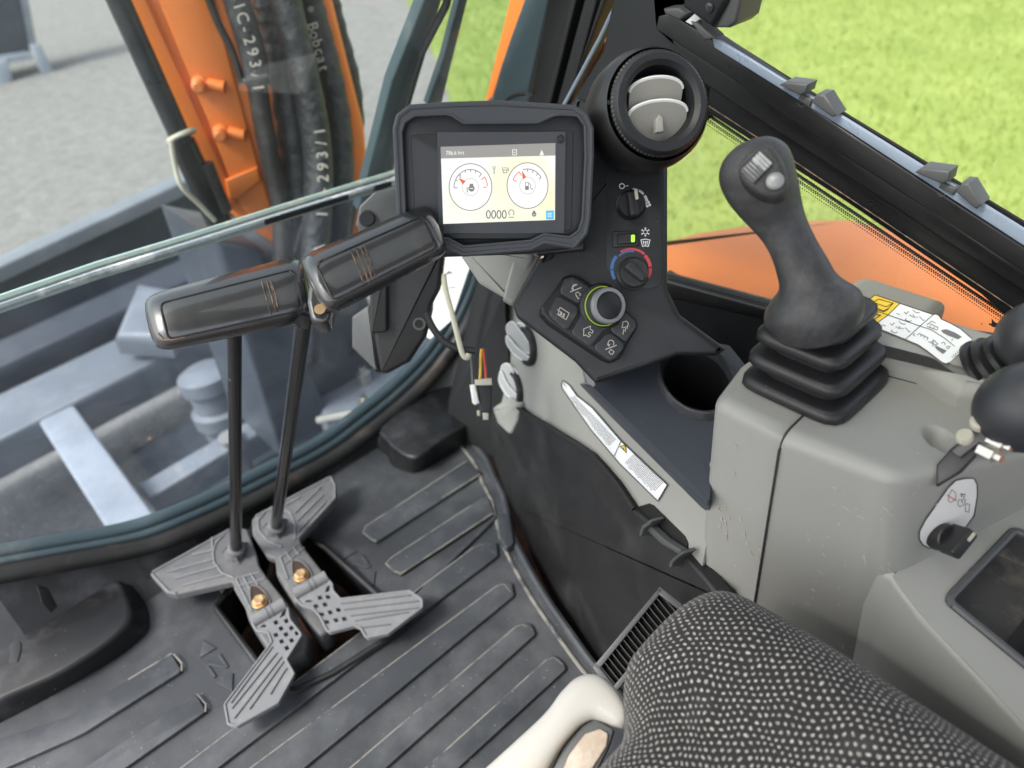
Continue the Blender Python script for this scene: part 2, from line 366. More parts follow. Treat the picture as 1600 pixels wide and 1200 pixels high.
# dozer blade and its frame in front of the tracks
t = thing('dozer_blade', 'slate grey dozer blade and push frame outside the lower windscreen', 'dozer blade', (.3, 2.9, GZ))
P = [(-.9, 2.95, -.02), (1.25, 3.05, .14), (1.25, 3.05, -.62), (-.9, 2.95, -.62)]
mb = MB(); slab3(mb, P, (0, -1, 0), .05, .01); obj('blade_plate', mb, M['slate'], t)
mb = MB(); bar(mb, (-.9, 2.93, -.01), (1.25, 3.03, .15), .10, .05, (0, 0, 1), .01); obj('blade_top_rail', mb, M['slatem'], t)
mb = MB(); bar(mb, (-.8, 2.62, -.34), (1.1, 2.66, -.30), .20, .16, (0, -.3, 1), .02); obj('cross_beam', mb, M['slatem'], t)
mb = MB(); bar(mb, (-.8, 2.80, -.20), (1.1, 2.82, -.14), .12, .10, (0, -.5, 1), .02); obj('stiffener', mb, M['slate'], t)
for x in (.055, .98):
    mb = MB(); bar(mb, (x, 2.68, -.33), (x-.0, 1.25, -.33), .115, .10, (0, 0, 1), .012); obj('push_arm', mb, M['slatel'], t)
mb = MB(); bar(mb, (.13, 2.02, -.40), (.95, 2.06, -.40), .09, .09, (0, 0, 1), .012); obj('brace', mb, M['slatem'], t)
mb = MB(); lathe(mb, (.50, 2.28, -.75), (0, .1, 1), [(.09, 0), (.09, .28), (.105, .29), (.105, .34), (.085, .35), (.085, .42), (.098, .43), (.098, .48), (.06, .50), (.0, .50)], 28); obj('lift_cylinder', mb, M['slatem'], t)
mb = MB(); lathe(mb, (.42, 2.02, -.75), (0, 0, 1), [(.035, 0), (.035, .42), (.0, .42)], 16); obj('cylinder_rod', mb, M['steel'], t)
mb = MB(); slab3(mb, [(.32, 2.55, -.12), (.50, 2.75, -.06), (.62, 2.6, -.1), (.45, 2.4, -.14)], (0, -.4, 1), .10, .03); obj('clevis', mb, M['slatem'], t)

# undercarriage and slewing base under the cab
t = thing('undercarriage', 'dark track frame with fittings seen through the lower windscreen', 'track frame', (.5, 1.8, GZ))
mb = MB(); box(mb, .18, 1.05, 1.36, 2.5, -.70, -.52, .03); obj('frame', mb, M['slate'], t)
mb = MB(); box(mb, .62, 1.30, 1.5, 2.15, -.52, -.20, .04); obj('swing_housing', mb, M['slatem'], t)
mb = MB(); box(mb, -1.2, -.5, -.8, 2.3, GZ, -.35, .08); obj('track', mb, M['black'], t)
mb = MB(); box(mb, 1.15, 1.75, -.8, .55, GZ, -.35, .08); obj('track', mb, M['black'], t)
for (x, y, z) in ((.72, 1.62, -.18), (.86, 1.56, -.18), (.80, 1.75, -.18), (.68, 1.85, -.19)):
    mb = MB(); lathe(mb, (x, y, z-.02), (0, 0, 1), [(.022, 0), (.022, .035), (.012, .04), (.012, .06), (0, .06)], 10); obj('bolt', mb, M['steel'], t)
mb = MB(); tube(mb, catmull([(.55, 2.2, -.45), (.66, 1.95, -.25), (.80, 1.8, -.1), (.98, 1.62, -.05)]), .02, 10); obj('hose', mb, M['hose'], t)
mb = MB(); tube(mb, [(.60, 1.70, -.2), (.78, 1.50, -.14)], .012, 8); obj('grease_pipe', mb, M['steel'], t)

# boom with cylinder and hoses
BX0, BX1, BY = .556, .845, 1.80
t = thing('boom', 'orange excavator boom rising outside the windscreen beside a black cylinder', 'boom', (.7, 1.9, -.1))
by = PL((.6, BY, .3), (-.40, -1, .06))
obj('boom_beam', S(by, [(-34, -480), (300, -480), (500, -80), (535, 60), (570, 200), (578, 300), (556, 400), (430, 386), (352, 328)], .28, .012), M['orange'], t)
obj('wear_plate', S(by, [(60, -460), (140, -460), (318, -60), (384, 190), (425, 330), (432, 372), (372, 318), (330, 200)], .012, .004, off=.010), M['orange'], t)
obj('gusset', S(by, [(352, 282), (402, 262), (408, 282), (372, 312), (358, 310)], .012, .004, off=.022), M['orange'], t)
obj('edge_flange', S(by, [(-28, -460), (10, -460), (204, -55), (288, 130), (372, 318), (352, 322), (272, 160), (170, -55)], .012, .004, off=.012), M['orange'], t)
for (u, v) in ((314, 131), (347, 206)):
    mb = MB(); a = by.at(u, v); lathe(mb, a, (-.55, -1, .1), [(.020, 0), (.020, .018), (.013, .022), (.013, .052), (.009, .056), (0, .056)], 16)
    tube(mb, [a+np.array([.01, -.02, 0]), a+np.array([.035, -.045, -.01])], .014, 10); obj('stud', mb, M['orange'], t)
mb = MB(); slab3(mb, [(.52, 1.76, .40), (.62, 1.74, .34), (.66, 1.74, -.3), (.48, 1.76, -.3)], (0, -1, 0), .34, .02); obj('boom_foot', mb, M['slate'], t)
mb = MB(); slab3(mb, [(.62, 1.79, .30), (.90, 1.79, .24), (.92, 1.79, -.3), (.62, 1.79, -.3)], (0, -1, 0), .34, .03); obj('swing_post', mb, M['slate'], t)
t = thing('boom_cylinder', 'black hydraulic cylinder tied with cream cord along left of orange boom', 'hydraulic cylinder', (.5, 1.76, .3))
cp = PY(1.76); mb = MB(); tube(mb, [cp.at(-25, -460), cp.at(158, -60), cp.at(288, 228)], .0235, 20); obj('barrel', mb, M['cyl'], t)
mb = MB(); tube(mb, [cp.at(284, 222), cp.at(345, 352)], .030, 20); obj('cylinder_gland', mb, M['gloss'], t)
mb = MB(); tube(mb, [cp.at(322, 255, .02), cp.at(352, 330, .02)], .016, 10); obj('hose_elbow', mb, M['hose'], t)
mb = MB(); c = cp.at(284, 212); x, y, d = _basis(cp.at(288, 228)-cp.at(158, -60))
tube(mb, [c+.030*(math.cos(a)*x+math.sin(a)*y)+d*.012*math.cos(a) for a in np.linspace(0, 6.283, 30)], .006, 8)
tube(mb, catmull([cp.at(267, 220, .04), cp.at(274, 262, .04), cp.at(284, 292, .05), cp.at(312, 320, .05), cp.at(336, 345, .05)]), .0055, 8)
obj('cord', mb, M['cream'], t)
hp = PL((.7, 1.70, .3), (0, -1, .06))
def hose(name, label, path, wpx, m, off=0., text_s=None, ts=None, wob=0., start=.2, tx=.8):
    if path[0][1] < -50:
        d_ = np.array(path[0])-np.array(path[1]); d_ = d_/abs(d_[1])*(-1 if d_[1] > 0 else 1); start += 400*np.linalg.norm(d_/abs(d_[1])); path = [tuple(np.array(path[0])+d_*400)]+path
    P2 = catmull(path, 8); P = [hp.at(u, v, off) for u, v in P2]
    r0 = wpx/2*np.linalg.norm(P[len(P)//2]-EYE)/FPX*.93
    R = [r0*(1+wob*math.sin(i*1.7)+wob*.7*math.sin(i*3.1+1)) for i in range(len(P))]
    mb = MB(); tube(mb, P, R, 16, flat=.8)
    o = obj(name, mb, m); o['label'] = label; o['category'] = 'hose'; o['group'] = 'hydraulic hoses along the boom'
    if text_s:
        mb = MB(); L = [0]
        for a, b in zip(P2[:-1], P2[1:]): L.append(L[-1]+np.linalg.norm(b-a))
        pos = start
        for ch in text_s:
            if ch != ' ':
                i = next((k for k in range(len(L)-1) if L[k+1] >= pos), len(L)-2); f_ = (pos-L[i])/(L[i+1]-L[i]+1e-9)
                c = P2[i]+(P2[i+1]-P2[i])*f_; d = P2[i+1]-P2[i]; sgn = ts[1]
                ang = math.degrees(math.atan2(-d[1]*sgn, d[0]*sgn))
                c = c+np.array(ts[2])
                Vv, Ff = text(ch, tuple(c), ts[0], ang)
                o3 = PF(c[0], c[1], 1.0); dd = (np.linalg.norm(P[i]-EYE)-r0*1.12)
                mb.add([EYE+_n(ray(u, v))*dd for u, v in Vv], Ff)
            pos += ts[0]*tx
        obj('lettering', mb, M['dim'], o, smooth=False)
    return o
hose('thin_hose', 'thin ribbed hose crossing the orange boom at top', [(312, -40), (338, 30), (362, 78), (378, 130)], 13, M['hose'])
hose('sleeved_hose', 'bundled hose with faded lettering nearest the orange boom face, tied with a band', [(350, -60), (376, 20), (396, 90), (402, 130)], 46, M['sleeve'], .02, 'A IC-293/1', (26, 1, (0, 0)), start=36, tx=.72)
hose('bare_hose', 'plain worn hose below the tied band beside orange boom', [(401, 126), (409, 180), (424, 260), (440, 330), (440, 430)], 36, M['hose'], .0)
hose('wrinkled_hose', 'wrinkled black sleeved hose second from the orange boom', [(400, -60), (424, 30), (436, 90), (452, 190), (462, 290), (468, 420)], 50, M['sleeve'], -.02, wob=.10)
hose('printed_hose', 'front hose sleeve with white upright lettering running down to the windscreen sill', [(432, -60), (455, 40), (482, 150), (496, 240), (496, 330), (488, 430), (478, 560)], 54, M['sleeve'], .045, '1/392-CI  AHSM', (25, -1, (8, 0)), start=272, tx=.74)
hose('branded_hose', 'sleeved hose with white brand lettering near its top', [(470, -60), (490, 20), (512, 100), (530, 190), (534, 290), (524, 420)], 44, M['sleeve'], .015, '* Bobcat', (24, 1, (-8, 0)), start=78, tx=.56, wob=.04)
hose('outer_hose', 'outermost sleeved hose on the right of the bundle', [(500, -60), (524, 40), (546, 120), (554, 200), (548, 290), (530, 400)], 36, M['sleeve'], -.01, wob=.06)
hb = MB(); tube(hb, [hp.at(381, 128, .09), hp.at(400, 124, .095), hp.at(416, 119, .08)], .006, 8); o = obj('hose_band', hb, M['clip']); o['label'] = 'grey band clamped round the lettered hose on the boom'; o['category'] = 'hose clamp'

# orange engine cover outside the right window
t = thing('engine_cover', 'orange rounded engine cover just outside the small right window', 'engine cover', (1.3, .4, -.4))
hpz = PZ(.42); q = [tuple(hpz.at(u, v)[:2]) for u, v in [(1030, 366), (1085, 352), (1200, 334), (1330, 330)]]
q = rnd([(.985, 1.0)]+q+[(1.46, .40), (1.46, -.8), (1.0, -.8)], [.1, .1, .1, .2, .1, .1, 0, 0], 6)
mb = MB(); slab3(mb, [(x, y, .42) for x, y in q], (0, 0, 1), .9, .05, 5); obj('cover_shell', mb, M['orange'], t)
# orange strip of the machine body beyond the pillar
t = thing('cab_corner', 'orange outer corner post of the cab glimpsed past the front pillar', 'cab post', (1.0, 1.1, .5))
pp = PX(1.03); obj('post_panel', S(pp, [(880, -340), (1000, -340), (856, -40), (796, 70), (760, 180), (752, 180), (806, -40)], .02, .003), M['orange'], t)
pp = PX(1.005); obj('post_panel', S(pp, [(930, 60), (955, 70), (950, 130), (890, 240), (850, 240)], .03, .003), M['orange'], t)
# ================================================================== CAB SHELL
WS = PL((0, 1.28, .6), (0, -1, -.75))          # leaning upper windscreen
WP = PL((.3477, 0, 0), (1, -.351, -.19))        # inner side wall of the right console
FL = PZ(0.)
# seal path of the lower glass, photo outline -> points on the gently curved nose
SEALPX = [(-60, 872), (0, 862), (70, 850), (140, 838), (200, 826), (255, 808), (330, 776), (420, 732), (500, 690), (560, 646), (612, 604), (660, 556), (700, 500), (724, 452), (738, 410), (748, 360), (757, 300), (765, 230), (772, 160)]
def nose_y(i): return 1.36-.06*min(1, i/5) if i < 6 else 1.30-.10*max(0, (i-12)/6)
SEALW = [PY(nose_y(i)).at(u, v) for i, (u, v) in enumerate(SEALPX)]
SEAL = catmull(SEALW, 5)
toe = np.array([0, -1., 0])
t = thing('lower_windscreen', 'curved lower windscreen glass with teal seal behind the travel levers', 'windscreen', (.4, 1.3, .1))
TOPPX = [(-60, 500), (0, 481), (150, 434), (300, 388), (450, 338), (560, 303), (620, 284), (700, 258)]
TOPW = [PY(1.30).at(u, v) for u, v in TOPPX]
outl = [PY(nose_y(i)+.004).at(u, v) for i, (u, v) in enumerate(SEALPX[:-3])]+[p+np.array([0, .004, 0]) for p in TOPW[::-1]]
mb = MB(); c = sum(outl)/len(outl)
mb.add([c]+outl, [(0, i+1, (i+1) % len(outl)+1) for i in range(len(outl))]); obj('pane', mb, M['glassl'], t)
mb = MB(); tube(mb, [p+np.array([0, -.004, .006]) for p in SEAL], .013, 12); obj('teal_seal', mb, M['seal'], t)
mb = MB(); tube(mb, [p+np.array([.004, -.014, -.012]) for p in SEAL], .011, 12); obj('teal_seal', mb, M['seal'], t)
mb = MB(); tube(mb, [p+np.array([.010, -.032, -.034]) for p in SEAL], .019, 14); obj('rubber_trim', mb, M['rubber'], t)
mb = MB(); slab3(mb, [TOPW[0]+np.array([0, 0, .004]), TOPW[-1]+np.array([0, 0, .004]), TOPW[-1]+np.array([0, 0, -.004]), TOPW[0]+np.array([0, 0, -.004])], (0, -1, 0), .012, .002); obj('clear_trim', mb, M['edge'], t)
# upper windscreen: pane, thick bright lower edge, wiper outside
t = thing('upper_windscreen', 'leaning upper windscreen glass with thick bright bottom edge', 'windscreen', (.5, 1.28, .6))
e0 = [(-80, 494), (0, 470), (150, 418), (300, 372), (450, 324), (560, 290), (640, 266), (760, 228)]
A = [WS.at(u, v) for u, v in e0]
topw = [WS.at(800, 100), WS.at(880, -60), WS.at(880, -300), WS.at(-300, -300), WS.at(-300, 494)]
mb = MB(); mb.add(A+topw, [tuple(range(len(A)+len(topw)))]); obj('pane', mb, M['glassf'], t)
nb = []
mb = MB(); tube(mb, [p+np.array([0, -.002, .004]) for p in A], .006, 6); obj('glass_edge', mb, M['edge'], t)
mb = MB(); tube(mb, [WS.at(u, v+9) for u, v in e0], .0065, 8); obj('edge_trim', mb, M['edged'], t)
mb = MB(); tube(mb, [WS.at(u, v+17, .004) for u, v in e0], .0028, 8); obj('edge_lip', mb, M['edge'], t)
mb = MB()
for a, b in (((415, 349), (545, 309)), ((586, 296), (612, 288))): slab3(mb, [WS.at(a[0], a[1]-3, .010), WS.at(b[0], b[1]-3, .010), WS.at(b[0], b[1]+3, .010), WS.at(a[0], a[1]+3, .010)], WS.n, .004)
obj('edge_marking', mb, M['ink'], t, smooth=False)
t = thing('wiper', 'dark wiper arm and blade leaning across the outside of the windscreen', 'wiper', WS.at(620, 160, -.05))
mb = MB(); wz = -.05
slab3(mb, [WS.at(u, v, wz) for u, v in [(756, -230), (780, -230), (700, -30), (652, 130), (600, 330), (560, 330), (612, 130), (676, -30)]], WS.n, .022, .004); obj('wiper_arm', mb, M['seal'], t)
mb = MB(); tube(mb, [WS.at(u, v, wz+.012) for u, v in [(784, -230), (706, -30), (697, 8), (660, 80), (648, 120), (620, 220), (592, 330)]], .007, 8); obj('wiper_spring_rod', mb, M['cyl'], t)
mb = MB(); slab3(mb, [WS.at(u, v, wz) for u, v in [(780, -230), (793, -230), (739, -30), (706, 100), (690, 165), (668, 165), (694, 90), (726, -30)]], WS.n, .014, .003); obj('wiper_blade', mb, M['seal'], t)
# front sill between mat and seal, and the dark corner
sill = thing('front_sill', 'black moulded sill between floor mat and lower windscreen seal', 'sill', (.3, 1.25, 0))
top_ = [p+np.array([.012, -.040, -.046]) for p in SEALW]
bot = []
for i, (u, v) in enumerate(SEALPX):
    if i <= 9: bot.append(np.array([top_[i][0]-.004*i, 1.215, -.004]))
    else: bot.append(np.array([min(.80, .66+.02*(i-9)), 1.19-.012*(i-9), -.004+.0*(i-9)]))
mid = [a*.45+b*.55+np.array([0, .012, -.012]) for a, b in zip(top_, bot)]
mb = MB(); loft(mb, [catmull(top_, 4), catmull(mid, 4), catmull(bot, 4)], False, False, closed=False); obj('sill_panel', mb, M['foot'], sill)
mb = MB(); slab3(mb, [(.70, 1.19, -.01), (.98, 1.22, -.01), (1.0, 1.20, .56), (.86, .98, .56), (.735, .93, .45), (.715, .93, .02)], (-.8, -.6, 0), .02); obj('corner_panel', mb, M['black'], sill)
mb = MB()
for q in ([(58, 916), (76, 922), (90, 948), (80, 958), (66, 944)],):
    slab3(mb, [PY(1.19).at(u, v) for u, v in q], (0, -1, .2), .01, .001)
obj('retaining_clip', mb, M['kick'], sill)
# floor pan under the mat
mb = MB(); box(mb, -.9, 1.05, -.6, 1.30, -.16, -.12); obj('cab_floor', mb, M['rust'], kind='structure')
# roof and rear of the cab, above and behind the view
t = thing('cab_roof', 'cab roof panel over the operator seat', 'roof', (.2, .1, 1.62))
for q in ((-.58, 1.02, -.75, -.05), (-.58, 1.02, .72, .98), (-.58, .02, -.05, .72), (.82, 1.02, -.05, .72)):
    mb = MB(); box(mb, q[0], q[1], q[2], q[3], 1.62, 1.68); obj('roof_panel', mb, M['taupe'], t)
mb = MB(); box(mb, .021, .819, -.049, .719, 1.635, 1.641); obj('added_skylight', mb, M['glasss'], t)  # skylight added out of view to let more top light into the cab
for x, y in ((-.55, -.72), (.97, -.72)):
    mb = MB(); box(mb, x-.03, x+.03, y-.03, y+.03, -.05, 1.62, .008); obj('rear_post', mb, M['rail'], t)
mb = MB(); box(mb, -.52, .94, -.74, -.70, -.05, .75, .01); obj('rear_wall', mb, M['taupe'], t)
# right wall / pillar / rail
t = thing('front_pillar', 'black ridged front right pillar trim behind the round air vent', 'pillar', (.95, 1.0, .6))
q0 = PX(.95)
obj('glass_seal', S(PX(.975), [(940, -340), (975, -340), (866, -40), (826, 140), (826, 200), (756, 200), (780, 108), (796, 60), (832, -40)], .03, .006), M['seal'], t)
obj('pillar_trim', S(PX(.95), [(960, -340), (1090, -340), (966, -40), (930, 60), (874, 190), (820, 200), (862, -40)], .03, .004), M['rail'], t)
for k, (a, b, c, d) in enumerate([((975, -340), (984, -340), (853, 190), (845, 190)), ((1004, -340), (1022, -340), (882, 190), (862, 190)), ((1045, -340), (1069, -340), (902, 120), (886, 165))]):
    obj('pillar_ridge', S(PX(.93), [a, b, c, d], .018, .003), M['soft'], t)
mb = MB(); tube(mb, [PX(.925).at(u, v) for u, v in [(962, 8), (936, 62), (878, 170)]], .003, 6); obj('edge_bead', mb, M['alu'], t)
obj('pillar_cover', S(PX(.915), [(1050, -340), (1080, -340), (1026, -40), (1032, 40), (1110, 108), (1100, 190), (1000, 240), (930, 220), (884, 172), (940, 80), (962, -40)], .03, .008, r=8), M['dash'], t)
mb = MB(); tube(mb, catmull([PX(.955).at(u, v) for u, v in [(786, 162), (800, 150), (822, 146), (828, 152)]], 5), .004, 8); obj('cable_loop', mb, M['rubber'], t)
t = thing('side_window', 'right side window with black sloping sill rail and small lower pane', 'window', (.93, .4, .6))
RX = PX(.92)
obj('sill_trim', S(RX, [(1010, -10), (1034, 40), (1090, 78), (1330, 248), (1640, 462), (1640, 560), (1530, 462), (1320, 318), (1100, 176), (1050, 130), (1000, 60)], .04, .008), M['rail'], t)
obj('trim_band', S(PX(.905), [(1046, 54), (1330, 240), (1640, 448), (1640, 486), (1320, 278), (1060, 108)], .02, .006), M['rail'], t)
mb = MB(); tube(mb, [PX(.916).at(u, v) for u, v in [(1080, 148), (1250, 258), (1420, 372), (1640, 520)]], .0008, 6); obj('orange_reflection', mb, M['gold'], t)  # thin tube drawn in place of an orange reflection along the trim
obj('slide_rail', S(PX(.885), [(1028, 26), (1048, 20), (1108, 58), (1330, 210), (1640, 412), (1640, 452), (1330, 252), (1106, 100), (1024, 46)], .025, .003), M['rail'], t)
obj('slide_channel', S(PX(.883), [(1112, 57), (1124, 63), (1330, 191), (1640, 384), (1640, 410), (1330, 208), (1116, 74)], .004, .0008), M['alu'], t)
obj('outer_seal', S(PX(.925), [(1100, 40), (1124, 54), (1330, 184), (1640, 372), (1640, 392), (1330, 200), (1110, 66)], .004, .001), M['black'], t)
sc = PX(.872)
for q in ([(1216, 133), (1228, 127), (1262, 132), (1258, 146), (1250, 150)], [(1266, 160), (1276, 147), (1288, 148), (1308, 180), (1300, 184)],
          [(1428, 270), (1440, 262), (1484, 268), (1480, 285), (1470, 288)], [(1492, 300), (1502, 286), (1514, 287), (1534, 320), (1524, 328)],
          [(1036, 14), (1060, 12), (1072, 22), (1062, 32), (1038, 22)], [(1078, 34), (1090, 36), (1116, 60), (1100, 64)]):
    obj('rail_clip', S(sc, q, .022, .003), M['clip'], t)
for q in ([(1250, 146), (1268, 156), (1264, 168), (1246, 156)], [(1470, 284), (1494, 296), (1488, 306), (1466, 294)]):
    obj('clip_bridge', S(PX(.879), q, .012, .002), M['clip'], t)
mb = flat(PX(.885), [arc((u, v), 6, 180, 380, 1.2, 10) for u, v in ((1253, 161), (1471, 301))], .001); obj('moulding_mark', mb, M['clip'], t, smooth=False)
for q in ([(1084, 22), (1090, 12), (1094, 30), (1080, 40), (1070, 34)],): obj('latch_tongue', S(PX(.876), q, .01, .002), M['print'], t)
obj('latch_body', S(PX(.86), [(1068, -110), (1160, -110), (1142, -30), (1134, 4), (1112, 44), (1066, 12)], .05, .006), M['dash'], t)
obj('latch_pad', S(PX(.868), [(1160, -110), (1184, -110), (1164, -30), (1150, 34), (1138, 44), (1112, 44), (1134, 4), (1142, -30)], .05, .004), M['clip'], t)
mb = MB(); lathe(mb, PX(.86).at(1109, 12, .0), PX(.86).n, [(.006, 0), (.006, .002), (.004, .003), (0, .003)], 14); obj('screw', mb, M['cyl'], t)
mb = flat(PX(.86), [stroke([(1105, 9), (1113, 15)], 1.5), stroke([(1105, 15), (1113, 9)], 1.5)], .0036); obj('screw_cross', mb, M['ink'], t, smooth=False)
lp = PX(.935)
obj('small_pane', S(lp, [(1000, 120), (1098, 168), (1320, 316), (1600, 505), (1600, 540), (1195, 480), (1036, 440), (1000, 400)], .004), M['glasss'], t)
g = []
for k in range(150):
    f = k/149.; u0, v0 = 1100+f*(1600-1100), 174+f*(516-181)
    for j in range(5):
        g.append(disc((u0-1.8*j+(1.7 if j % 2 else 0), v0+3.2*j), (2.3, 2.0, 1.75, 1.45, 1.1)[j], 6))
for k in range(64):
    f = k/63.; u0, v0 = 1042+f*160, 434+f*42
    for j in range(3): g.append(disc((u0+(1.2 if j == 1 else 0), v0-3.2*j), (1.6, 1.4, 1.1)[j], 6))
obj('frit_dots', flat(lp, g, .001), M['ink'], t, kind='stuff', smooth=False)
obj('lower_seal', S(PX(.925), [(1030, 432), (1044, 440), (1195, 481), (1400, 500), (1400, 540), (1195, 500), (1030, 462)], .03, .004), M['rail'], t)
obj('lower_wall', S(PX(.93), [(1020, 448), (1200, 486), (1700, 560), (1700, 760), (1100, 760), (1000, 560)], .03), M['dash'], t)
# ================================================================== FLOOR MAT
t = thing('floor_mat', 'ribbed black rubber floor mat with dusty raised bars', 'floor mat', (.2, .7, 0))
slot = rnd([(336, 948), (352, 928), (380, 880), (402, 800), (440, 800), (480, 842), (508, 856), (640, 975), (520, 1052), (490, 1066), (460, 1080), (418, 1058)], 8, 3)
edge = [(640, 660), (700, 668), (736, 684), (762, 716), (776, 748), (790, 776), (797, 806), (806, 840), (826, 882), (856, 934), (892, 986), (928, 1036), (990, 1110), (1090, 1240)]
far = [FL.at(u, v) for u, v in edge]
outer = [(300, 778), (480, 752), (560, 700)]+edge+[(900, 1500), (-400, 1700), (-700, 1100), (-300, 1000), (0, 905), (200, 850)]
obj('mat_sheet', PLATE(FL, outer, [slot], .012), M['mat'], t, sharp=60)
# lip along the right edge
mb = MB(); tube(mb, catmull([FL.at(u-4, v, .002) for u, v in edge[2:]], 4), .008, 8); obj('mat_lip', mb, M['matpad'], t)
mb = MB(); tube(mb, catmull([FL.at(u-22, v+6, .001) for u, v in edge[2:]], 4), .0035, 6); obj('mat_lip', mb, M['matwear'], t)
mb = MB(); slab3(mb, [FL.at(u, v, .016) for u, v in rnd([(776, 804), (796, 800), (804, 848), (790, 858), (780, 840)], 5)], (0, 0, 1), .016, .004); obj('mat_fastener', mb, M['matpad'], t)
def pad(pts, r, wear=()):
    h = .008
    o = obj('raised_bar', S(FL, pts, h+.001, .002, r=r, off=h), M['matpad'], t)
    for a in wear:
        mb = MB(); tube(mb, [FL.at(u, v, .0078) for u, v in a], .0017, 6, flat=.7); obj('worn_edge', mb, M['matwear'], o)
pad([(565, 828), (728, 720), (752, 738), (747, 744), (586, 848)], [7, 6, 4, 4, 7], [[(588, 846), (580, 842), (567, 832), (572, 822), (640, 778), (728, 721)], [(690, 778), (750, 741)]])
pad([(601, 880), (752, 778), (764, 778), (772, 800), (624, 897)], [7, 4, 4, 4, 7], [[(624, 895), (614, 892), (603, 880), (612, 871), (736, 790)], [(624, 898), (700, 848), (770, 802)]])
pad([(-90, 1190), (20, 1148), (112, 1118), (150, 1092), (268, 1021), (284, 1048), (132, 1144), (112, 1154), (-60, 1230)], [0, 0, 6, 6, 7, 7, 6, 6, 0], [[(272, 1022), (284, 1036), (284, 1048)], [(268, 1021), (200, 1062)]])
pad([(60, 1248), (306, 1083), (322, 1111), (120, 1252)], [0, 7, 7, 0], [[(308, 1084), (322, 1100), (321, 1112)]])
def across(y0, y1, end, x0=-.75):
    """long bar running across the cab between two floor lines, its right end as in the photo"""
    e = [FL.at(u, v) for u, v in end]; h = .008
    P = [np.array([x0, y0, h]), np.array([x0, y1, h])]+[np.array([p[0], p[1], h]) for p in e]
    mb = MB(); q2 = rnd([(p[0], p[1]) for p in P], [0, 0]+[.007]*len(e), 3)
    slab3(mb, [(x, y, h) for x, y in q2], (0, 0, 1), h+.001, .002); o = obj('raised_bar', mb, M['matpad'], t)
    mb = MB(); tube(mb, [(x0, y1, h-.0008), (e[0][0]-.015, e[0][1], h-.0008)], .0017, 6, flat=.7); obj('worn_edge', mb, M['matwear'], o)
    mb = MB(); tube(mb, [(e[0][0]-.015, e[0][1], h-.0008), (e[0][0]-.003, e[0][1]-.006, h-.0008), (e[-1][0], e[-1][1]+.01, h-.0008)], .0014, 6, flat=.7); obj('worn_edge', mb, M['matwear'], o)
def fy(u, v): return FL.at(u, v)[1]
across(fy(600, 990), fy(600, 962), [(750, 852), (777, 850), (779, 872)])
across(fy(600, 1096), fy(600, 1020-16), [(786, 912), (800, 914), (804, 934)])
across(fy(760, 1072), fy(760, 1018), [(816, 975), (830, 978), (838, 994)])
across(fy(800, 1110), fy(800, 1072), [(864, 1026), (876, 1034), (886, 1048)])
across(.40, .445, [(920, 1110), (935, 1120), (930, 1140)])
# step between front and rear field
mb = MB(); bar(mb, (-.75, fy(470, 1040)-.012, .002), (FL.at(640, 948)[0], fy(640, 948)-.004, .002), .012, .010, (0, 0, 1), .003); obj('cross_rib', mb, M['matpad'], t)
mb = MB(); bar(mb, FL.at(640, 940, .002), FL.at(778, 806, .002), .010, .012, (0, 0, 1), .003); obj('cross_rib', mb, M['matpad'], t)
for k in (0, 1):
    if k == 0: T1, T2, N_ = [(317, 1000), (338, 1012), (312, 1027)], [(364, 1051), (337, 1067), (363, 1079)], [[(331, 1054), (322, 1036), (350, 1046), (340, 1022), (354, 1042)]]
    else: T1, T2, N_ = [(537, 851), (558, 861), (536, 873)], [(587, 892), (564, 905), (584, 915)], [[(560, 900), (548, 880), (574, 888), (564, 870), (576, 886)]]
    for q in (T1, T2): obj('arrow', S(FL, q, .004, .001, off=.003), M['matpad'], t)
    a = np.array(N_[0][2])-0; mb = MB()
    c = (338, 1038) if k == 0 else (562, 884)
    if k == 0: L3 = [[(321, 1036), (336, 1057)], [(342, 1022), (355, 1042)], [(323, 1036), (353, 1041)]]
    else: L3 = [[(546, 878), (560, 898)], [(565, 866), (577, 886)], [(548, 878), (575, 885)]]
    for q in L3:
        V_, F_ = stroke(q, 5); slab3(mb, [FL.at(*V_[i], .003) for i in (0, 2, 3, 1)], (0, 0, 1), .004, .0008)
    obj('letter', mb, M['matpad'], t)
# footrests
def block(name, label, topz, top, basep, cat='footrest', m='foot'):
    o = thing(name, label, cat, FL.at(*basep[len(basep)//2]))
    A = [FL.at(u, v) for u, v in basep]; B = [PZ(topz).at(u, v) for u, v in top]
    K = catmull(A, 4, True); T = catmull(B, 4, True); mm = sum(T)/len(T)
    R = [K, [a*.5+b*.5 for a, b in zip(K, T)]]
    for k in range(4):
        q = k/3*math.pi/2; R.append([(p+(mm-p)*.06*(1-math.cos(q)))+np.array([0, 0, -.012*(1-math.sin(q))]) for p in T])
    mb = MB(); loft(mb, R, False, True); obj('rubber_block', mb, M[m], o, sharp=60); return o
o = block('footrest', 'dark glossy raised footrest at the lower left mat corner', .048, [(-260, 1215), (-120, 1150), (0, 1092), (103, 1045), (187, 988), (206, 956), (196, 920), (168, 897), (60, 905), (-60, 930), (-300, 1000)],
      [(-300, 1280), (-140, 1190), (0, 1130), (156, 1045), (225, 995), (234, 969), (226, 940), (206, 912), (80, 912), (-60, 930), (-330, 1010)])
mb = MB()
fz = PZ(.049)
slab3(mb, [fz.at(u, v, .001) for u, v in [(14, 1008), (24, 1000), (32, 1003), (33, 1014), (27, 1034), (13, 1034), (16, 1022)]], (0, 0, 1), .003, .0008); obj('lock_mark', mb, M['soft'], o)
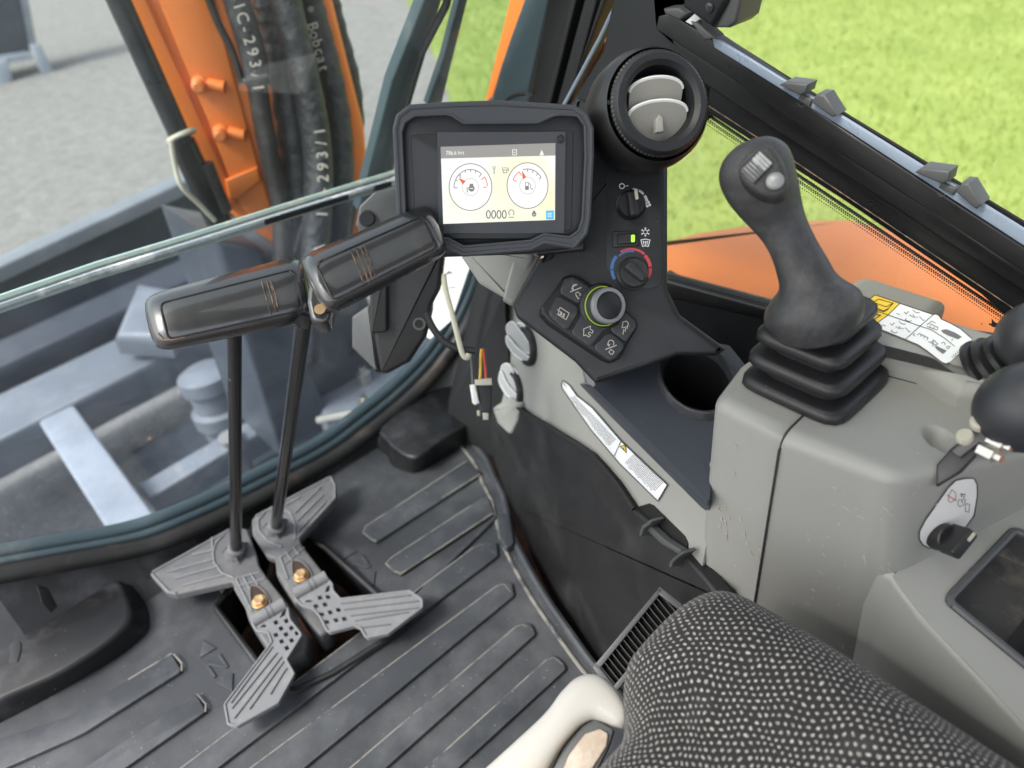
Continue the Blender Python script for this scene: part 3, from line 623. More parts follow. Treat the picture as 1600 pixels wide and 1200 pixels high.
block('footrest', 'small dark rubber footrest block in the front right floor corner', .06, [(594, 668), (600, 684), (616, 701), (640, 714), (662, 709), (692, 686), (737, 657), (745, 630), (700, 600), (640, 630)],
      [(596, 690), (605, 712), (614, 728), (632, 737), (652, 739), (672, 729), (704, 710), (745, 684), (760, 660), (700, 640)])

# ================================================================== TRAVEL PEDALS AND LEVERS
def px7(p): return zp(p, 200, 720, 3.2)
def px8(p): return zp(p, 0, 850, 3.2)
PP = PL((.2, 1.1, .055), (0, -.10, 1)); FP = PL((.2, 1.0, .050), (0, -.04, 1))
def pedal(label, body, ribs, crs, hub, collar, bolt, key, hinge, flap, holes, fribs, rodtop, grip, inset, gribs, depth, bodywall):
    t = thing('travel_lever', label, 'travel lever', FL.at(*bolt), 'drive levers with foot pedals')
    obj('pedal_body', S(PP, body, .016, .003, r=4), M['pedal'], t)
    obj('pedal_core', S(PP, bodywall, .055, .006, r=8, off=-.006), M['pedal'], t)
    for a in ribs:
        mb = MB(); tube(mb, [PP.at(u, v, .0012) for u, v in a], .0022, 6); obj('tread_rib', mb, M['pedal2'], t)
    mb = MB()
    for a in crs: tube(mb, [PP.at(u, v, .001) for u, v in a], .0018, 6)
    obj('web_rib', mb, M['pedal2'], t)
    mb = MB(); tube(mb, [PP.at(u, v, .001) for u, v in hub], .002, 6); obj('hub_rib', mb, M['pedal2'], t)
    # bolt in its pocket
    mb = MB(); mb.add([PP.at(u, v, .0008) for u, v in catmull(key, 4, True)], [tuple(range(len(key)*4))]); obj('bolt_pocket', mb, M['rust'], t, smooth=False)
    mb = MB(); tube(mb, [PP.at(u, v, .0015) for u, v in catmull(key, 4, True)+[key[0]]], .0018, 6); obj('pocket_rim', mb, M['pedal'], t)
    mb = MB(); c = PP.at(*bolt); lathe(mb, c, PP.n, [(.0145, 0), (.0145, .003), (.0135, .004), (0, .004)], 24); obj('washer', mb, M['bolt'], t)
    mb = MB(); lathe(mb, c, PP.n, [(.0115, .003), (.0115, .010), (.009, .012), (.006, .0115), (0, .0115)], 6); obj('bolt_head', mb, M['bolt'], t)
    # hinge and folding flap
    mb = MB(); tube(mb, [FP.at(*hinge[0], .012), FP.at(*hinge[1], .012)], .0125, 14); obj('hinge_barrel', mb, M['pedal2'], t)
    for f in (.46, .60):
        a, b = np.array(hinge[0]), np.array(hinge[1]); p = a+(b-a)*f; q2 = a+(b-a)*(f+.035)
        mb = MB(); tube(mb, [FP.at(*p, .012), FP.at(*q2, .012)], .0132, 14); obj('hinge_ring', mb, M['pedal'], t)
    obj('pedal_flap', PLATE(FP, rnd(flap, 4, 3), holes, .010, off=.012), M['pedal2'], t, sharp=50)
    mb = MB(); tube(mb, [FP.at(u, v, .0125) for u, v in rnd(flap, 4, 3)+[rnd(flap, 4, 3)[0]]], .0022, 6); obj('flap_rim', mb, M['pedal2'], t)
    for a in fribs:
        mb = MB(); tube(mb, [FP.at(u, v, .0128) for u, v in a], .0017, 6); obj('flap_rib', mb, M['pedal'], t)
    # rod
    cb = PP.at(*collar); tp = dep(*rodtop, depth+.035)
    mb = MB(); lathe(mb, cb-PP.n*.002, tp-cb, [(.021, 0), (.021, .006), (.0165, .012), (.0165, .030), (.013, .032)], 24); obj('rod_socket', mb, M['pedal'], t)
    mb = MB(); tube(mb, [cb, cb+(tp-cb)*.25, cb+(tp-cb)*.6, tp-(tp-cb)*.02], [.0108, .0104, .0098, .0092], 16); obj('rod', mb, M['gloss'], t)
    mb = MB()
    for k in range(3):
        a = 2.2+2.1*k; d = np.array([math.cos(a), math.sin(a), 0])
        slab3(mb, [cb+d*.016+PP.n*.018, cb+d*.03+PP.n*.003, cb+d*.016+PP.n*.003], np.cross(d, PP.n), .003)
    obj('socket_web', mb, M['pedal'], t)
    gp = PL(dep(*rodtop, depth), -_n(ray(*rodtop))+np.array([-.02, .10, .55]))
    (a0, a1, w0, w1) = grip; a0, a1 = np.array(a0, float), np.array(a1, float); AX = a1-a0; LN = np.linalg.norm(AX); AX /= LN; SD = np.array([-AX[1], AX[0]])
    def prof_(f): return max(0., 1-abs(2*f-1)**13)**(1/2.6)
    def hw(f): return (w0+(w1-w0)*f)
    pxm = np.linalg.norm(gp.at(*((a0+a1)/2))-EYE)/FPX*.95
    rings = []; E_ = 2.35
    for f in [.0005, .004, .012, .03, .06, .10, .18, .3, .45, .6, .72, .82, .90, .94, .97, .988, .996, .9995]:
        c = a0+AX*LN*f; sc_ = prof_(f); h = hw(f)*(.30+.70*sc_)*min(1, sc_*1.6+.15); th = hw(f)*pxm*.80*sc_; R0 = []
        for k in range(40):
            q = 2*math.pi*k/40; ca, sa = math.cos(q), math.sin(q); rr = (abs(ca)**E_+abs(sa)**E_)**(-1/E_)
            p = c+SD*h*rr*ca; R0.append(gp.at(p[0], p[1], th*rr*sa))
        rings.append(R0)
    o = obj('grip', loft(MB(), rings, True, True), M['grip'], t, sharp=80)
    def on(u, v, e=.0003):
        d = np.array([u, v])-a0; f = min(.999, max(.001, d.dot(AX)/LN)); sdv = abs(d.dot(SD))/(hw(f)*(.30+.70*prof_(f)))
        return gp.at(u, v, hw(f)*pxm*.80*prof_(f)*max(0, 1-min(1, sdv)**E_)**(1/E_)+e)
    def loc(f, g): p = a0+AX*LN*f+SD*hw(f)*g; return tuple(p)
    def dense(pts): return [p0+(p1-p0)*k/6 for p0, p1 in zip(map(np.array, pts[:-1]), map(np.array, pts[1:])) for k in range(7)]
    q = rnd([loc(.10, -.62), loc(.93, -.62), loc(.93, .62), loc(.10, .62)], 10, 4)
    mb = MB(); tube(mb, [on(u, v, .0002) for u, v in dense(q+[q[0]])], .0012, 6); obj('inset_line', mb, M['soft'], o)
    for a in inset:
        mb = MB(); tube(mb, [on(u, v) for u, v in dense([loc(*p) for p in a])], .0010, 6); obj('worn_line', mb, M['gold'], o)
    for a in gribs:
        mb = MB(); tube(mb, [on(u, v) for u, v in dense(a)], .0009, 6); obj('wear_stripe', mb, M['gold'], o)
    return t, gp
def sq(c, s=3.3, ax=(.88, -.47), ay=(.47, .88)):
    return [(c[0]+s*(i*ax[0]+j*ay[0]), c[1]+s*(i*ax[1]+j*ay[1])) for i, j in ((-1, -1), (1, -1), (1, 1), (-1, 1))]
def lines(L, f): return [f(a) for a in L]
t1, g1 = pedal('left travel lever with worn black grip and winged grey foot pedal folded towards the viewer',
    px7([(108, 565), (130, 543), (510, 335), (592, 338), (640, 460), (652, 520), (692, 580), (786, 700), (620, 792), (530, 640), (524, 604), (240, 668), (190, 658)]),
    lines([[(195, 555), (432, 490)], [(230, 588), (452, 525)], [(268, 625), (492, 565)], [(320, 470), (425, 445)], [(420, 385), (425, 445)], [(118, 566), (205, 655), (240, 662)], [(122, 556), (505, 345)]], px7),
    lines([[(530, 590), (660, 555)], [(545, 628), (682, 590)], [(575, 575), (610, 640)], [(612, 562), (650, 620)], [(540, 590), (620, 750)]], px7),
    px7([(530, 585), (470, 560), (432, 510), (425, 460), (440, 410), (480, 370)]), px7([(540, 462)])[0], px7([(660, 708)])[0],
    px7([(612, 640), (632, 622), (668, 640), (708, 692), (700, 740), (650, 752), (618, 720)]), px7([(622, 806), (782, 716)]),
    px8([(1255, 388), (1420, 288), (1440, 330), (1448, 378), (1508, 455), (1430, 578), (1470, 650), (1390, 792), (1182, 910), (1142, 900), (1124, 802), (1360, 490), (1340, 442), (1284, 432)]),
    [sq(c) for c in px8([(1380, 392), (1405, 422), (1432, 384), (1380, 455), (1430, 452), (1457, 420), (1485, 445), (1408, 487), (1458, 482), (1434, 520)])]+[px8([(1398, 372), (1410, 340), (1436, 322), (1424, 356)]), px8([(1298, 418), (1318, 400), (1336, 404), (1330, 416)])],
    lines([[(1362, 515), (1155, 795)], [(1385, 545), (1160, 822)], [(1408, 565), (1172, 872)], [(1418, 588), (1248, 826)], [(1434, 622), (1420, 640), (1352, 752)]], px8),
    (366, 505), ((231, 508), (485, 448), 46, 53), [[(.05, .35), (.07, .60), (.12, .66), (.2, .66)], [(.9, -.6), (.935, -.4), (.935, -.2)]],
    [[(409, 441), (414, 458), (417, 470)], [(417, 440), (424, 462), (427, 474)], [(423, 438), (431, 462), (434, 480)], [(419, 478), (424, 492)], [(428, 476), (433, 488)], [(423, 445), (427, 456)]], .90,
    px7([(535, 560), (660, 540), (790, 700), (900, 880), (885, 960), (800, 1000), (690, 930), (600, 790)]))
t2, g2 = pedal('right travel lever with angled black grip and winged grey foot pedal folded to the right',
    px7([(618, 296), (640, 268), (702, 235), (1012, 72), (1036, 98), (1042, 188), (856, 392), (870, 425), (985, 570), (832, 664), (742, 562), (736, 490), (692, 474), (622, 366)]),
    lines([[(965, 130), (832, 262)], [(975, 170), (845, 302)], [(985, 208), (850, 352)], [(860, 180), (785, 225)], [(1012, 80), (1034, 120), (1034, 186)], [(1034, 186), (850, 385)], [(640, 275), (1008, 82)]], px7),
    lines([[(758, 490), (858, 410)], [(775, 525), (880, 435)], [(790, 455), (820, 500)], [(825, 430), (855, 470)], [(760, 480), (800, 590)]], px7),
    px7([(770, 430), (700, 400), (655, 350), (650, 300), (690, 250), (760, 232), (812, 262), (838, 320), (835, 395)]), px7([(738, 342)])[0], px7([(868, 578)])[0],
    px7([(822, 510), (842, 496), (880, 512), (918, 565), (910, 612), (860, 624), (828, 592)]), px7([(832, 670), (992, 580)]),
    px7([(832, 684), (990, 578), (1020, 618), (1026, 652), (1062, 692), (1408, 650), (1470, 694), (1472, 732), (1300, 862), (1190, 882), (1162, 832), (1130, 822), (1000, 856), (962, 782), (930, 742), (868, 722)]),
    [sq(c, 3.3, (.98, -.2), (.35, .93)) for c in px7([(960, 684), (1000, 680), (940, 726), (985, 718), (970, 768), (1011, 757), (1052, 745), (995, 806), (1040, 796), (1082, 790)])]+[px7([(985, 660), (992, 630), (1010, 620), (1006, 652)]), px7([(880, 706), (900, 694), (925, 696), (915, 708)])],
    lines([[(1066, 715), (1412, 672)], [(1080, 745), (1452, 702)], [(1115, 775), (1452, 735)], [(1135, 800), (1402, 757)], [(1178, 834), (1312, 818)]], px7),
    (476, 492), ((487, 450), (687, 355), 53, 43), [[(.32, -.62), (.13, -.62), (.10, -.5), (.10, .5), (.13, .62), (.5, .62), (.8, .62)]],
    [[(548, 391), (558, 414), (570, 448)], [(556, 388), (566, 411), (577, 444)], [(563, 386), (573, 408), (583, 440)], [(569, 384), (579, 405), (588, 436)]], .80,
    px7([(740, 470), (860, 420), (985, 580), (1060, 700), (1000, 850), (960, 880), (860, 760), (742, 570)]))
mb = MB(); lathe(mb, g2.at(500, 484, .0105), g2.n, [(.005, 0), (.006, .002), (0, .002)], 12); obj('rivet', mb, M['bolt'], t2)
mb = MB(); slab3(mb, [g2.at(u, v, .004) for u, v in rnd([(482, 440), (500, 432), (520, 470), (512, 506), (486, 502), (479, 470)], 14)], g2.n, .03, .006); obj('grip_neck', mb, M['grip'], t2)
# slot surround and linkage below
t = thing('pedal_well', 'dark rust stained well in the mat beneath the foot pedals', 'pedal well', (.18, 1.05, -.05))
mb = MB(); q = [FL.at(u, v, .010) for u, v in slot]; tube(mb, q+[q[0]], .006, 8); obj('well_rim', mb, M['foot'], t)
mb = MB(); loft(mb, [[FL.at(u, v, .004) for u, v in slot], [FL.at(u, v, .004)+np.array([0, 0, -.12]) for u, v in slot]], False, False); obj('well_wall', mb, M['foot'], t)
mb = MB(); lathe(mb, FL.at(355, 922), (0, 0, 1), [(.012, 0), (.012, .012), (0, .012)], 8); obj('bolt', mb, M['bolt'], t)
# ================================================================== RIGHT WALL, KICK PANEL
def px10(p): return zp(p, 740, 600, 3.478)
def pxd(p): return zp(p, 740, 380, 3.478)
t = thing('console_wall', 'taupe sloping inner wall of the right console carrying the warning strip', 'console panel', WP.at(1000, 800))
obj('wall_panel', S(WP, rnd([(786, 470), (830, 470), (900, 540), (914, 600), (1002, 694), (1105, 799), (1112, 808), (1094, 900), (1060, 1010), (1000, 1150), (905, 985), (800, 780), (764, 640), (784, 560)], 6), .004, .001, off=.0), M['taupe'], t)
obj('latch_recess', S(WP, px10([(885, 668), (950, 650), (975, 662), (1145, 830), (1162, 868), (1156, 940), (1130, 930)]), .003, .001, r=3, off=.0022), M['black'], t)
lab = WP
strip = px10([(477, 0), (484, -18), (500, -8), (522, 10), (560, 64), (642, 128), (800, 310), (1052, 548), (1000, 636), (792, 432), (638, 250), (560, 140), (480, 22)])
d = obj('warning_label', S(WP, strip, .001, .0002, off=.0024), M['label'], t, sharp=20)
g = [stroke(strip, 1.3, True)]
# rows of small print following the strip
axis = catmull(px10([(500, 14), (560, 102), (640, 190), (716, 280), (780, 350)]), 8)
L = [0]
for a, b in zip(axis[:-1], axis[1:]): L.append(L[-1]+np.linalg.norm(b-a))
def print_rows(axis, L, s0, s1, step, hw, seed):
    rr = random.Random(seed); s = s0
    while s < s1:
        i = next((k for k in range(len(L)-1) if L[k+1] >= s), len(L)-2); f_ = (s-L[i])/(L[i+1]-L[i]+1e-9)
        c = axis[i]+(axis[i+1]-axis[i])*f_; dd = _n(axis[i+1]-axis[i]); nn = np.array([-dd[1], dd[0]])
        h = hw(s); x = -h
        # short words printed along the strip
        while x < h*(.6+.4*rr.random()):
            wl = 1.4+2.2*rr.random(); x1 = min(x+wl, h); yield stroke([c+nn*x, c+nn*x1], 1.0); x = x1+.9
        s += step
g2_ = list(print_rows(axis, L, 20, L[-1]-10, 2.4, lambda s: 3.0+6.0*s/L[-1], 3))
ax2 = [np.array(p) for p in px10([(840, 400), (1000, 560)])]; L2 = [0, np.linalg.norm(ax2[1]-ax2[0])]
g2_ += list(print_rows(ax2, L2, 3, L2[1]+2, 2.5, lambda s: 11.5, 5))
g += [stroke(px10([(800, 312), (764, 392)]), 1.3)]
obj('label_border', flat(WP, g, .0031), M['ink'], d, smooth=False)
obj('small_print', flat(WP, g2_, .0031), M['inkg'], d, smooth=False)
tri = [px10([(796, 340), (822, 332), (830, 374)]), px10([(486, -8), (490, 0), (508, 20)])]
obj('warning_triangle', flat(WP, [poly(q) for q in tri], .0033), M['yellow'], d, smooth=False)
obj('triangle_outline', flat(WP, [stroke(q, 1.2, True) for q in tri]+[stroke(px10([(812, 346), (818, 362)]), 1.2)], .0036), M['ink'], d, smooth=False)
t = thing('kick_panel', 'black scuffed kick panel with two clips between mat and taupe wall', 'kick panel', WP.at(900, 900))
KP = PL(WP.o+WP.n*.0, WP.n)
kp = px10([(66, 240), (110, 150), (190, 96), (232, 120), (300, 172), (430, 250), (560, 330), (640, 385), (700, 450), (780, 545), (870, 680), (960, 760), (1130, 910), (1250, 1050), (1330, 1150)])+[(1110, 1010), (1010, 1180), (970, 1110), (905, 1010), (858, 930), (834, 880), (812, 820), (796, 790), (780, 745), (764, 700)]
obj('panel', S(KP, kp, .02, .006, r=3, off=.010), M['kick'], t)
mb = MB(); tube(mb, [KP.at(u, v, .012) for u, v in px10([(240, 130), (300, 172), (430, 250), (560, 330), (640, 385), (700, 450), (780, 545), (870, 680)])], .0035, 8); obj('panel_rib', mb, M['kick'], t)
obj('panel_cap', S(KP, px10([(100, 130), (190, 70), (245, 110), (232, 200), (195, 280), (130, 215)]), .012, .005, r=4, off=.014), M['taupe'], t, label='worn pale upper corner of the kick panel')
obj('clip_strip', S(KP, px10([(935, 762), (955, 770), (1040, 850), (1128, 905), (1118, 930), (1020, 872), (945, 800)]), .010, .002, off=.016), M['clip'], t)
for q in ([(900, 800), (912, 770), (955, 738), (968, 748), (950, 768), (920, 790), (908, 830), (895, 822)], [(1062, 968), (1078, 948), (1130, 908), (1140, 922), (1108, 946), (1080, 972), (1072, 1000), (1058, 995)]):
    obj('clip', S(KP, px10(q), .02, .002, off=.026), M['clip'], t)
t = thing('floor_grille', 'black slatted floor grille beside the seat cushion and kick panel', 'grille', WP.at(980, 985))
GP = PL(dep(985, 985, .93), -_n(ray(985, 985))+np.array([-.1, 0, .2]))
mb = MB()
for q in ([(928, 1040), (1030, 918), (1036, 922), (936, 1046)], [(955, 1076), (1062, 950), (1068, 956), (962, 1082)], [(930, 1034), (962, 1074), (956, 1082), (926, 1044)], [(1030, 916), (1066, 944), (1062, 954), (1026, 926)]): S(GP, q, .012, .001, mb=mb)
obj('grille_frame', mb, M['clip'], t)
for k in range(17):
    f = (k+.5)/17; a = np.array([931, 1040])*(1-f)+np.array([1032, 920])*f; b = a+np.array([27, 33]); n_ = np.array([2.0, 1.2])
    obj('slat', S(GP, [tuple(a-n_*.5), tuple(b-n_*.5), tuple(b+n_*.6), tuple(a+n_*.6)], .012, 0, off=-.001), M['clip'], t)
obj('grille_back', S(GP, [(930, 1040), (1031, 920), (1064, 952), (958, 1078)], .002, off=-.013), M['black'], t)

# small air vents in the wall
def small_vent(label, c, ring, lou):
    t = thing('air_vent', label, 'air vent', WP.at(*c), 'small round vents low in the console wall')
    o = WP.at(*c); n = WP.n
    mb = MB(); lathe(mb, o, n, [(ring*1.05, -.005), (ring*1.05, .006), (ring*.98, .010), (ring*.80, .011), (ring*.76, .006), (ring*.72, -.004)], 60, False, .03); obj('vent_ring', mb, M['soft'], t)
    mb = MB(); lathe(mb, o, n, [(ring*.74, .001), (0, .001)], 24, False); obj('vent_throat', mb, M['black'], t)
    for k, q in enumerate(lou):
        a = PL(o+n*(.002+.0045*k), n*.75+np.array([-.55, -.25, .05])); q = catmull(q, 4, True)
        lv = obj('louvre', S(a, q, .003, .001), M['ventg'], t)
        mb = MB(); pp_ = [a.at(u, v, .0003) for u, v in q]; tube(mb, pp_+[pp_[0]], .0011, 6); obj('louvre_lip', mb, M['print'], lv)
def px5(p): return zp(p, 530, 380, 4)
small_vent('upper small round vent with pale grey louvres in the taupe wall', (826, 540), .036,
    [px5([(1112, 505), (1150, 510), (1200, 580), (1196, 640), (1140, 600)]), px5([(1045, 520), (1080, 490), (1110, 520), (1170, 600), (1200, 660), (1196, 690), (1130, 660), (1060, 580)]), px5([(1045, 580), (1060, 590), (1120, 660), (1190, 715), (1196, 745), (1150, 735), (1080, 680), (1045, 620)])])
small_vent('lower small round vent with pale grey louvres above the kick panel', (806, 606), .036,
    [px5([(1075, 790), (1100, 790), (1145, 880), (1150, 940), (1115, 900)]), px5([(1012, 780), (1040, 752), (1070, 770), (1110, 860), (1148, 950), (1140, 970), (1090, 930), (1030, 850)]), px5([(1000, 830), (1012, 800), (1050, 880), (1120, 960), (1145, 985), (1110, 1000), (1040, 940), (1000, 870)])])

# ================================================================== DASH
SP = PL(dep(985, 400, .93), -_n(ray(985, 400))*1.0+np.array([-.02, -.02, .10]))
t = thing('dash_stack', 'black dash tower with heater knobs and keypad beside the monitor', 'dashboard', SP.at(990, 480))
stack = rnd([(900, 150), (1036, 180), (1043, 250), (1043, 452), (1062, 492), (1136, 546), (1120, 556), (1060, 556), (1000, 578), (930, 600), (898, 566), (806, 496), (800, 474), (842, 404), (860, 398), (862, 240)], [4, 4, 0, 20, 18, 4, 8, 12, 12, 6, 10, 10, 10, 8, 8, 8], 5)
obj('dash_body', S(SP, stack, .09, .007, seg=5), M['dash'], t)
obj('shelf_pocket', S(SP, [(838, 376), (912, 376), (912, 391), (838, 398)], .03, .003, off=.02), M['soft'], t)
obj('control_plate', S(SP, [(947, 268), (1034, 268), (1034, 446), (1010, 452), (975, 440), (947, 420)], .0012, .0004, r=12, off=.0012), M['dash'], t)
# fan knob
def knob(c, tip, r, ridge, rot, mark=None, m='soft'):
    o = SP.at(*c); tp = SP.at(*tip, .020); axd = _n(tp-o)
    k = obj('knob', lathe(MB(), o, axd, [(r*1.12, 0), (r*1.12, .004), (r, .006), (r*.95, .012), (r*.90, .013), (0, .013)], 32), M[m], t)
    a = math.radians(rot); pl = PL(o+axd*.024, axd); du, dv = math.cos(a), -math.sin(a); cc = np.array(tip)+(np.array(tip)-np.array(c))*.1
    w_, l_ = ridge; q = [cc+l_*np.array([du, dv])*i+w_*np.array([-dv, du])*j for i, j in ((-1, -1), (1, -.72), (1, .72), (-1, 1))]
    obj('knob_ridge', S(pl, [tuple(x) for x in q], .012, .003, r=4), M[m], k)
    if mark: obj('pointer', S(pl, mark, .0006, .0001, r=1.2, off=.0006), M['dim'], k)
    return k
knob((985, 321), (989, 318), .0165, (8.5, 20), 100, [(991, 297), (996, 297), (998, 311), (993, 312)])
knob((988, 428), (994, 424), .0185, (8, 19), -42, m='joy')
g = [arc((971.8, 290.8), 3.9, 0, 360, 1.5, 18), stroke([(977, 291), (982, 290)], 1.0)]
for a0, a1, w_ in ((86, 66, 2.2), (62, 40, 3.8), (34, 10, 5.0)): g.append(arc((987, 319), 24, a0, a1, w_, 8))
for a in (20, 110, 200, 290): g.append(disc((1012.3+3.0*math.cos(math.radians(a)), 319+3.2*math.sin(math.radians(a))), 2.2, 8))
obj('fan_scale', flat(SP, g, .0016), M['print'], t, smooth=False); g = []
sx, sy = 1008.4, 362.5
for k in range(6):
    a = math.radians(60*k+30); b = math.radians(60*k+90)
    g += [stroke([(sx+3.6*math.cos(a), sy+3.6*math.sin(a)), (sx+3.6*math.cos(b), sy+3.6*math.sin(b))], 1.1), stroke([(sx+3.6*math.cos(a), sy+3.6*math.sin(a)), (sx+7*math.cos(a), sy+7*math.sin(a))], 1.1)]
    c = (sx+6*math.cos(a), sy+6*math.sin(a)); g.append(stroke([(c[0]-1.6*math.sin(a), c[1]+1.6*math.cos(a)), (c[0]+1.6*math.sin(a), c[1]-1.6*math.cos(a))], 1.0))
obj('snowflake_symbol', flat(SP, g, .0016), M['print'], t, smooth=False); g = []
g += [stroke([(1001.5, 375), (1008.5, 373.5), (1015.5, 375), (1013, 385), (1008.5, 384), (1004, 385)], 1.3, True)]
for k in (-3, 0, 3): g += [stroke([(1008.5+k, 377), (1008.5+k*.8, 382.5)], 1.1), stroke([(1007.3+k, 378.4), (1008.5+k, 376.8), (1009.7+k, 378.4)], .8)]
obj('demist_symbol', flat(SP, g, .0016), M['print'], t, smooth=False)
obj('cold_scale', flat(SP, [arc((986, 420), 30, 213, 184, 5, 10), arc((986, 420), 30, 181, 139, 5, 12), arc((986, 420), 27.5, 134, 80, 2.4, 12)], .0016), M['blue'], t, smooth=False)
obj('hot_scale', flat(SP, [arc((986, 420), 31, 122, 48, 3.6, 14), arc((986, 420), 30, 44, 6, 5, 12), arc((986, 420), 30, 2, -26, 5, 10)], .0016), M['red'], t, smooth=False)
sw = obj('rocker_switch', S(SP, [(956, 362), (997, 360), (998, 384), (957, 387)], .006, .0012, r=3, off=.005), M['soft'], t)
obj('rocker', S(SP, [(964, 366), (994, 364), (994, 380), (964, 382)], .005, .0015, r=1.5, off=.009), M['soft'], sw)
M['led'] = emit('green_led', (.42, .85, .05), .6)
obj('lamp', S(SP, [(986, 367), (992, 366.5), (992, 378), (986, 378.5)], .001, .0003, r=2, off=.0098), M['led'], sw)
# keypad
KPL = PL(SP.at(925, 500, .003), -_n(ray(925, 500))+np.array([.22, -.08, .12]))
def pk(p): return zp(p, 820, 420, 7.5)
kb = obj('keypad', S(KPL, pk([(450, 95), (540, 62), (625, 85), (780, 190), (880, 155), (1000, 170), (1100, 250), (1180, 480), (1315, 600), (1325, 690), (1205, 880), (1120, 1050), (1030, 1095), (945, 1062), (600, 835), (290, 625), (195, 520), (200, 440)]), .022, .004, r=5, off=.012), M['soft'], t)
keys = [[(470, 110), (560, 90), (762, 215), (772, 262), (740, 300), (730, 345), (625, 408), (425, 292), (420, 230)], [(382, 308), (605, 425), (632, 470), (622, 530), (530, 690), (490, 712), (455, 698), (300, 560), (288, 490)],
        [(650, 560), (700, 480), (770, 580), (860, 660), (960, 670), (980, 700), (930, 720), (800, 885), (770, 905), (735, 893), (570, 775), (552, 720)],
        [(1170, 492), (1300, 605), (1312, 680), (1210, 838), (1175, 850), (1040, 755), (1000, 690), (1090, 640)], [(940, 775), (985, 750), (1030, 760), (1160, 870), (1168, 925), (1050, 1062), (1000, 1072), (960, 1050), (830, 945), (822, 890)]]
for q in keys: obj('key', S(KPL, pk(q), .006, .0022, r=4, off=.0165), M['key'], kb)
g = [arc(pk([(596, 225)])[0], 5.5, 60, 230, 1.6, 10), stroke(pk([(545, 235), (575, 250), (560, 215), (600, 190)]), 1.3), stroke(pk([(530, 272), (664, 218)]), 1.6), stroke(pk([(590, 290), (620, 272), (655, 300), (640, 320)]), 1.3), stroke(pk([(595, 300), (630, 355)]), 1.6), stroke(pk([(618, 350), (640, 345)]), 1.6)]
KS = lambda: obj('key_symbol', flat(KPL, g, .0170), M['dim'], kb, smooth=False)
KS(); g = [
     stroke(pk([(415, 452), (520, 520), (484, 595), (375, 530)]), 1.3), stroke(pk([(380, 478), (430, 510)]), 1.2), stroke(pk([(415, 452), (400, 480), (392, 520), (410, 545)]), 1.2), stroke(pk([(430, 505), (420, 545)]), 3.4), stroke(pk([(462, 525), (450, 565)]), 3.0)]
KS(); g = [
     stroke(pk([(690, 785), (690, 705), (770, 672), (765, 705), (800, 728), (790, 755), (755, 740), (745, 762), (770, 780), (750, 800), (715, 775)]), 1.3, True)]
KS(); g = [
     stroke(pk([(1140, 690), (1150, 625), (1190, 612), (1215, 640), (1200, 680)]), 1.4, True)]
for k in range(4): g.append(stroke(pk([(1160+22*k, 705-12*k), (1150+24*k, 770-32*k)]), 1.3))
KS(); g = [arc(pk([(1010, 870)])[0], 4.5, -40, 220, 1.3, 10), stroke(pk([(965, 880), (985, 905), (1000, 880)]), 1.2), stroke(pk([(945, 945), (1076, 895)]), 1.5), stroke(pk([(985, 975), (1010, 945), (1045, 970), (1030, 1000), (1005, 1000)]), 1.2, True)]
KS()
do = KPL.at(938, 479, .015); dt = KPL.at(954, 477, .0)
dax = _n(PL(KPL.at(954, 477, .045), KPL.n).at(954.5, 477)-do)
r1 = .0228; dl = obj('jog_dial', lathe(MB(), do, dax, [(r1*1.18, -.004), (r1*1.18, .002), (r1*1.10, .003), (r1*1.08, .0075), (r1, .0085), (r1*.98, .022)], 40), M['key'], t)
M['ringlight'] = emit('green_ring', (.36, .55, .03), .3)
obj('light_ring', lathe(MB(), do, dax, [(r1*1.085, .0080), (r1*1.085, .0092), (r1*1.04, .0098)], 40, False), M['ringlight'], dl)
obj('dial_ring', lathe(MB(), do, dax, [(r1*.99, .021), (r1*.99, .0245), (r1*.92, .0275), (r1*.76, .028), (r1*.74, .026)], 40, False), M['silver'], dl)
obj('dial_cap', lathe(MB(), do, dax, [(r1*.76, .0255), (r1*.70, .0262), (0, .0258)], 32, False), M['soft'], dl)
# cup holder tray
t = thing('cup_holder', 'slate black console tray with a round cup holder beside the joystick', 'cup holder', PZ(.52).at(1060, 640))
TP = PL((.62, .5, .525), (-.10, -.10, 1))
tb = [(927, 604), (1000, 560), (1040, 520), (1140, 540), (1180, 590), (1200, 640), (1116, 690), (1109, 780), (1106, 780), (1020, 694)]
hole = [(1089+53*math.cos(a)-10*math.sin(a)*0, 598+49*math.sin(a)+11*math.cos(a)) for a in np.linspace(0, 2*math.pi, 40, endpoint=False)]
obj('tray_top', PLATE(TP, tb, [hole], .012), M['tray'], t)
ch = [(927, 604), (1020, 694), (1115, 786), (1135, 810), (1118, 830), (1108, 800), (1000, 690), (918, 612), (906, 590)]
A = [TP.at(u, v) for u, v in [(924, 602), (1020, 694), (1100, 771), (1110, 781)]]; B = [WP.at(u, v, .008) for u, v in [(906, 600), (1000, 694), (1094, 788), (1108, 800)]]; C_ = [WP.at(u, v, -.01) for u, v in [(908, 604), (1000, 700), (1094, 795), (1108, 806)]]
mb = MB(); loft(mb, [A, [a*.85+b*.15+np.array([-.001, 0, .002]) for a, b in zip(A, B)], [a*.15+b*.85+np.array([-.001, 0, .002]) for a, b in zip(A, B)], B, C_], False, False, closed=False); obj('tray_bevel', mb, M['tray'], t, label='wide worn bevel along the tray edge')
P_ = [TP.at(u, v) for u, v in hole]; cc = sum(P_)/len(P_)
prof = [(1.19, -.004), (1.185, .004), (1.15, .0115), (1.11, .013), (1.05, .0115), (1.01, .005), (1.0, -.006)]
mb = MB(); loft(mb, [[cc+(p-cc)*s+TP.n*h for p in P_] for s, h in prof], False, False); obj('cup_rim', mb, M['key'], t)
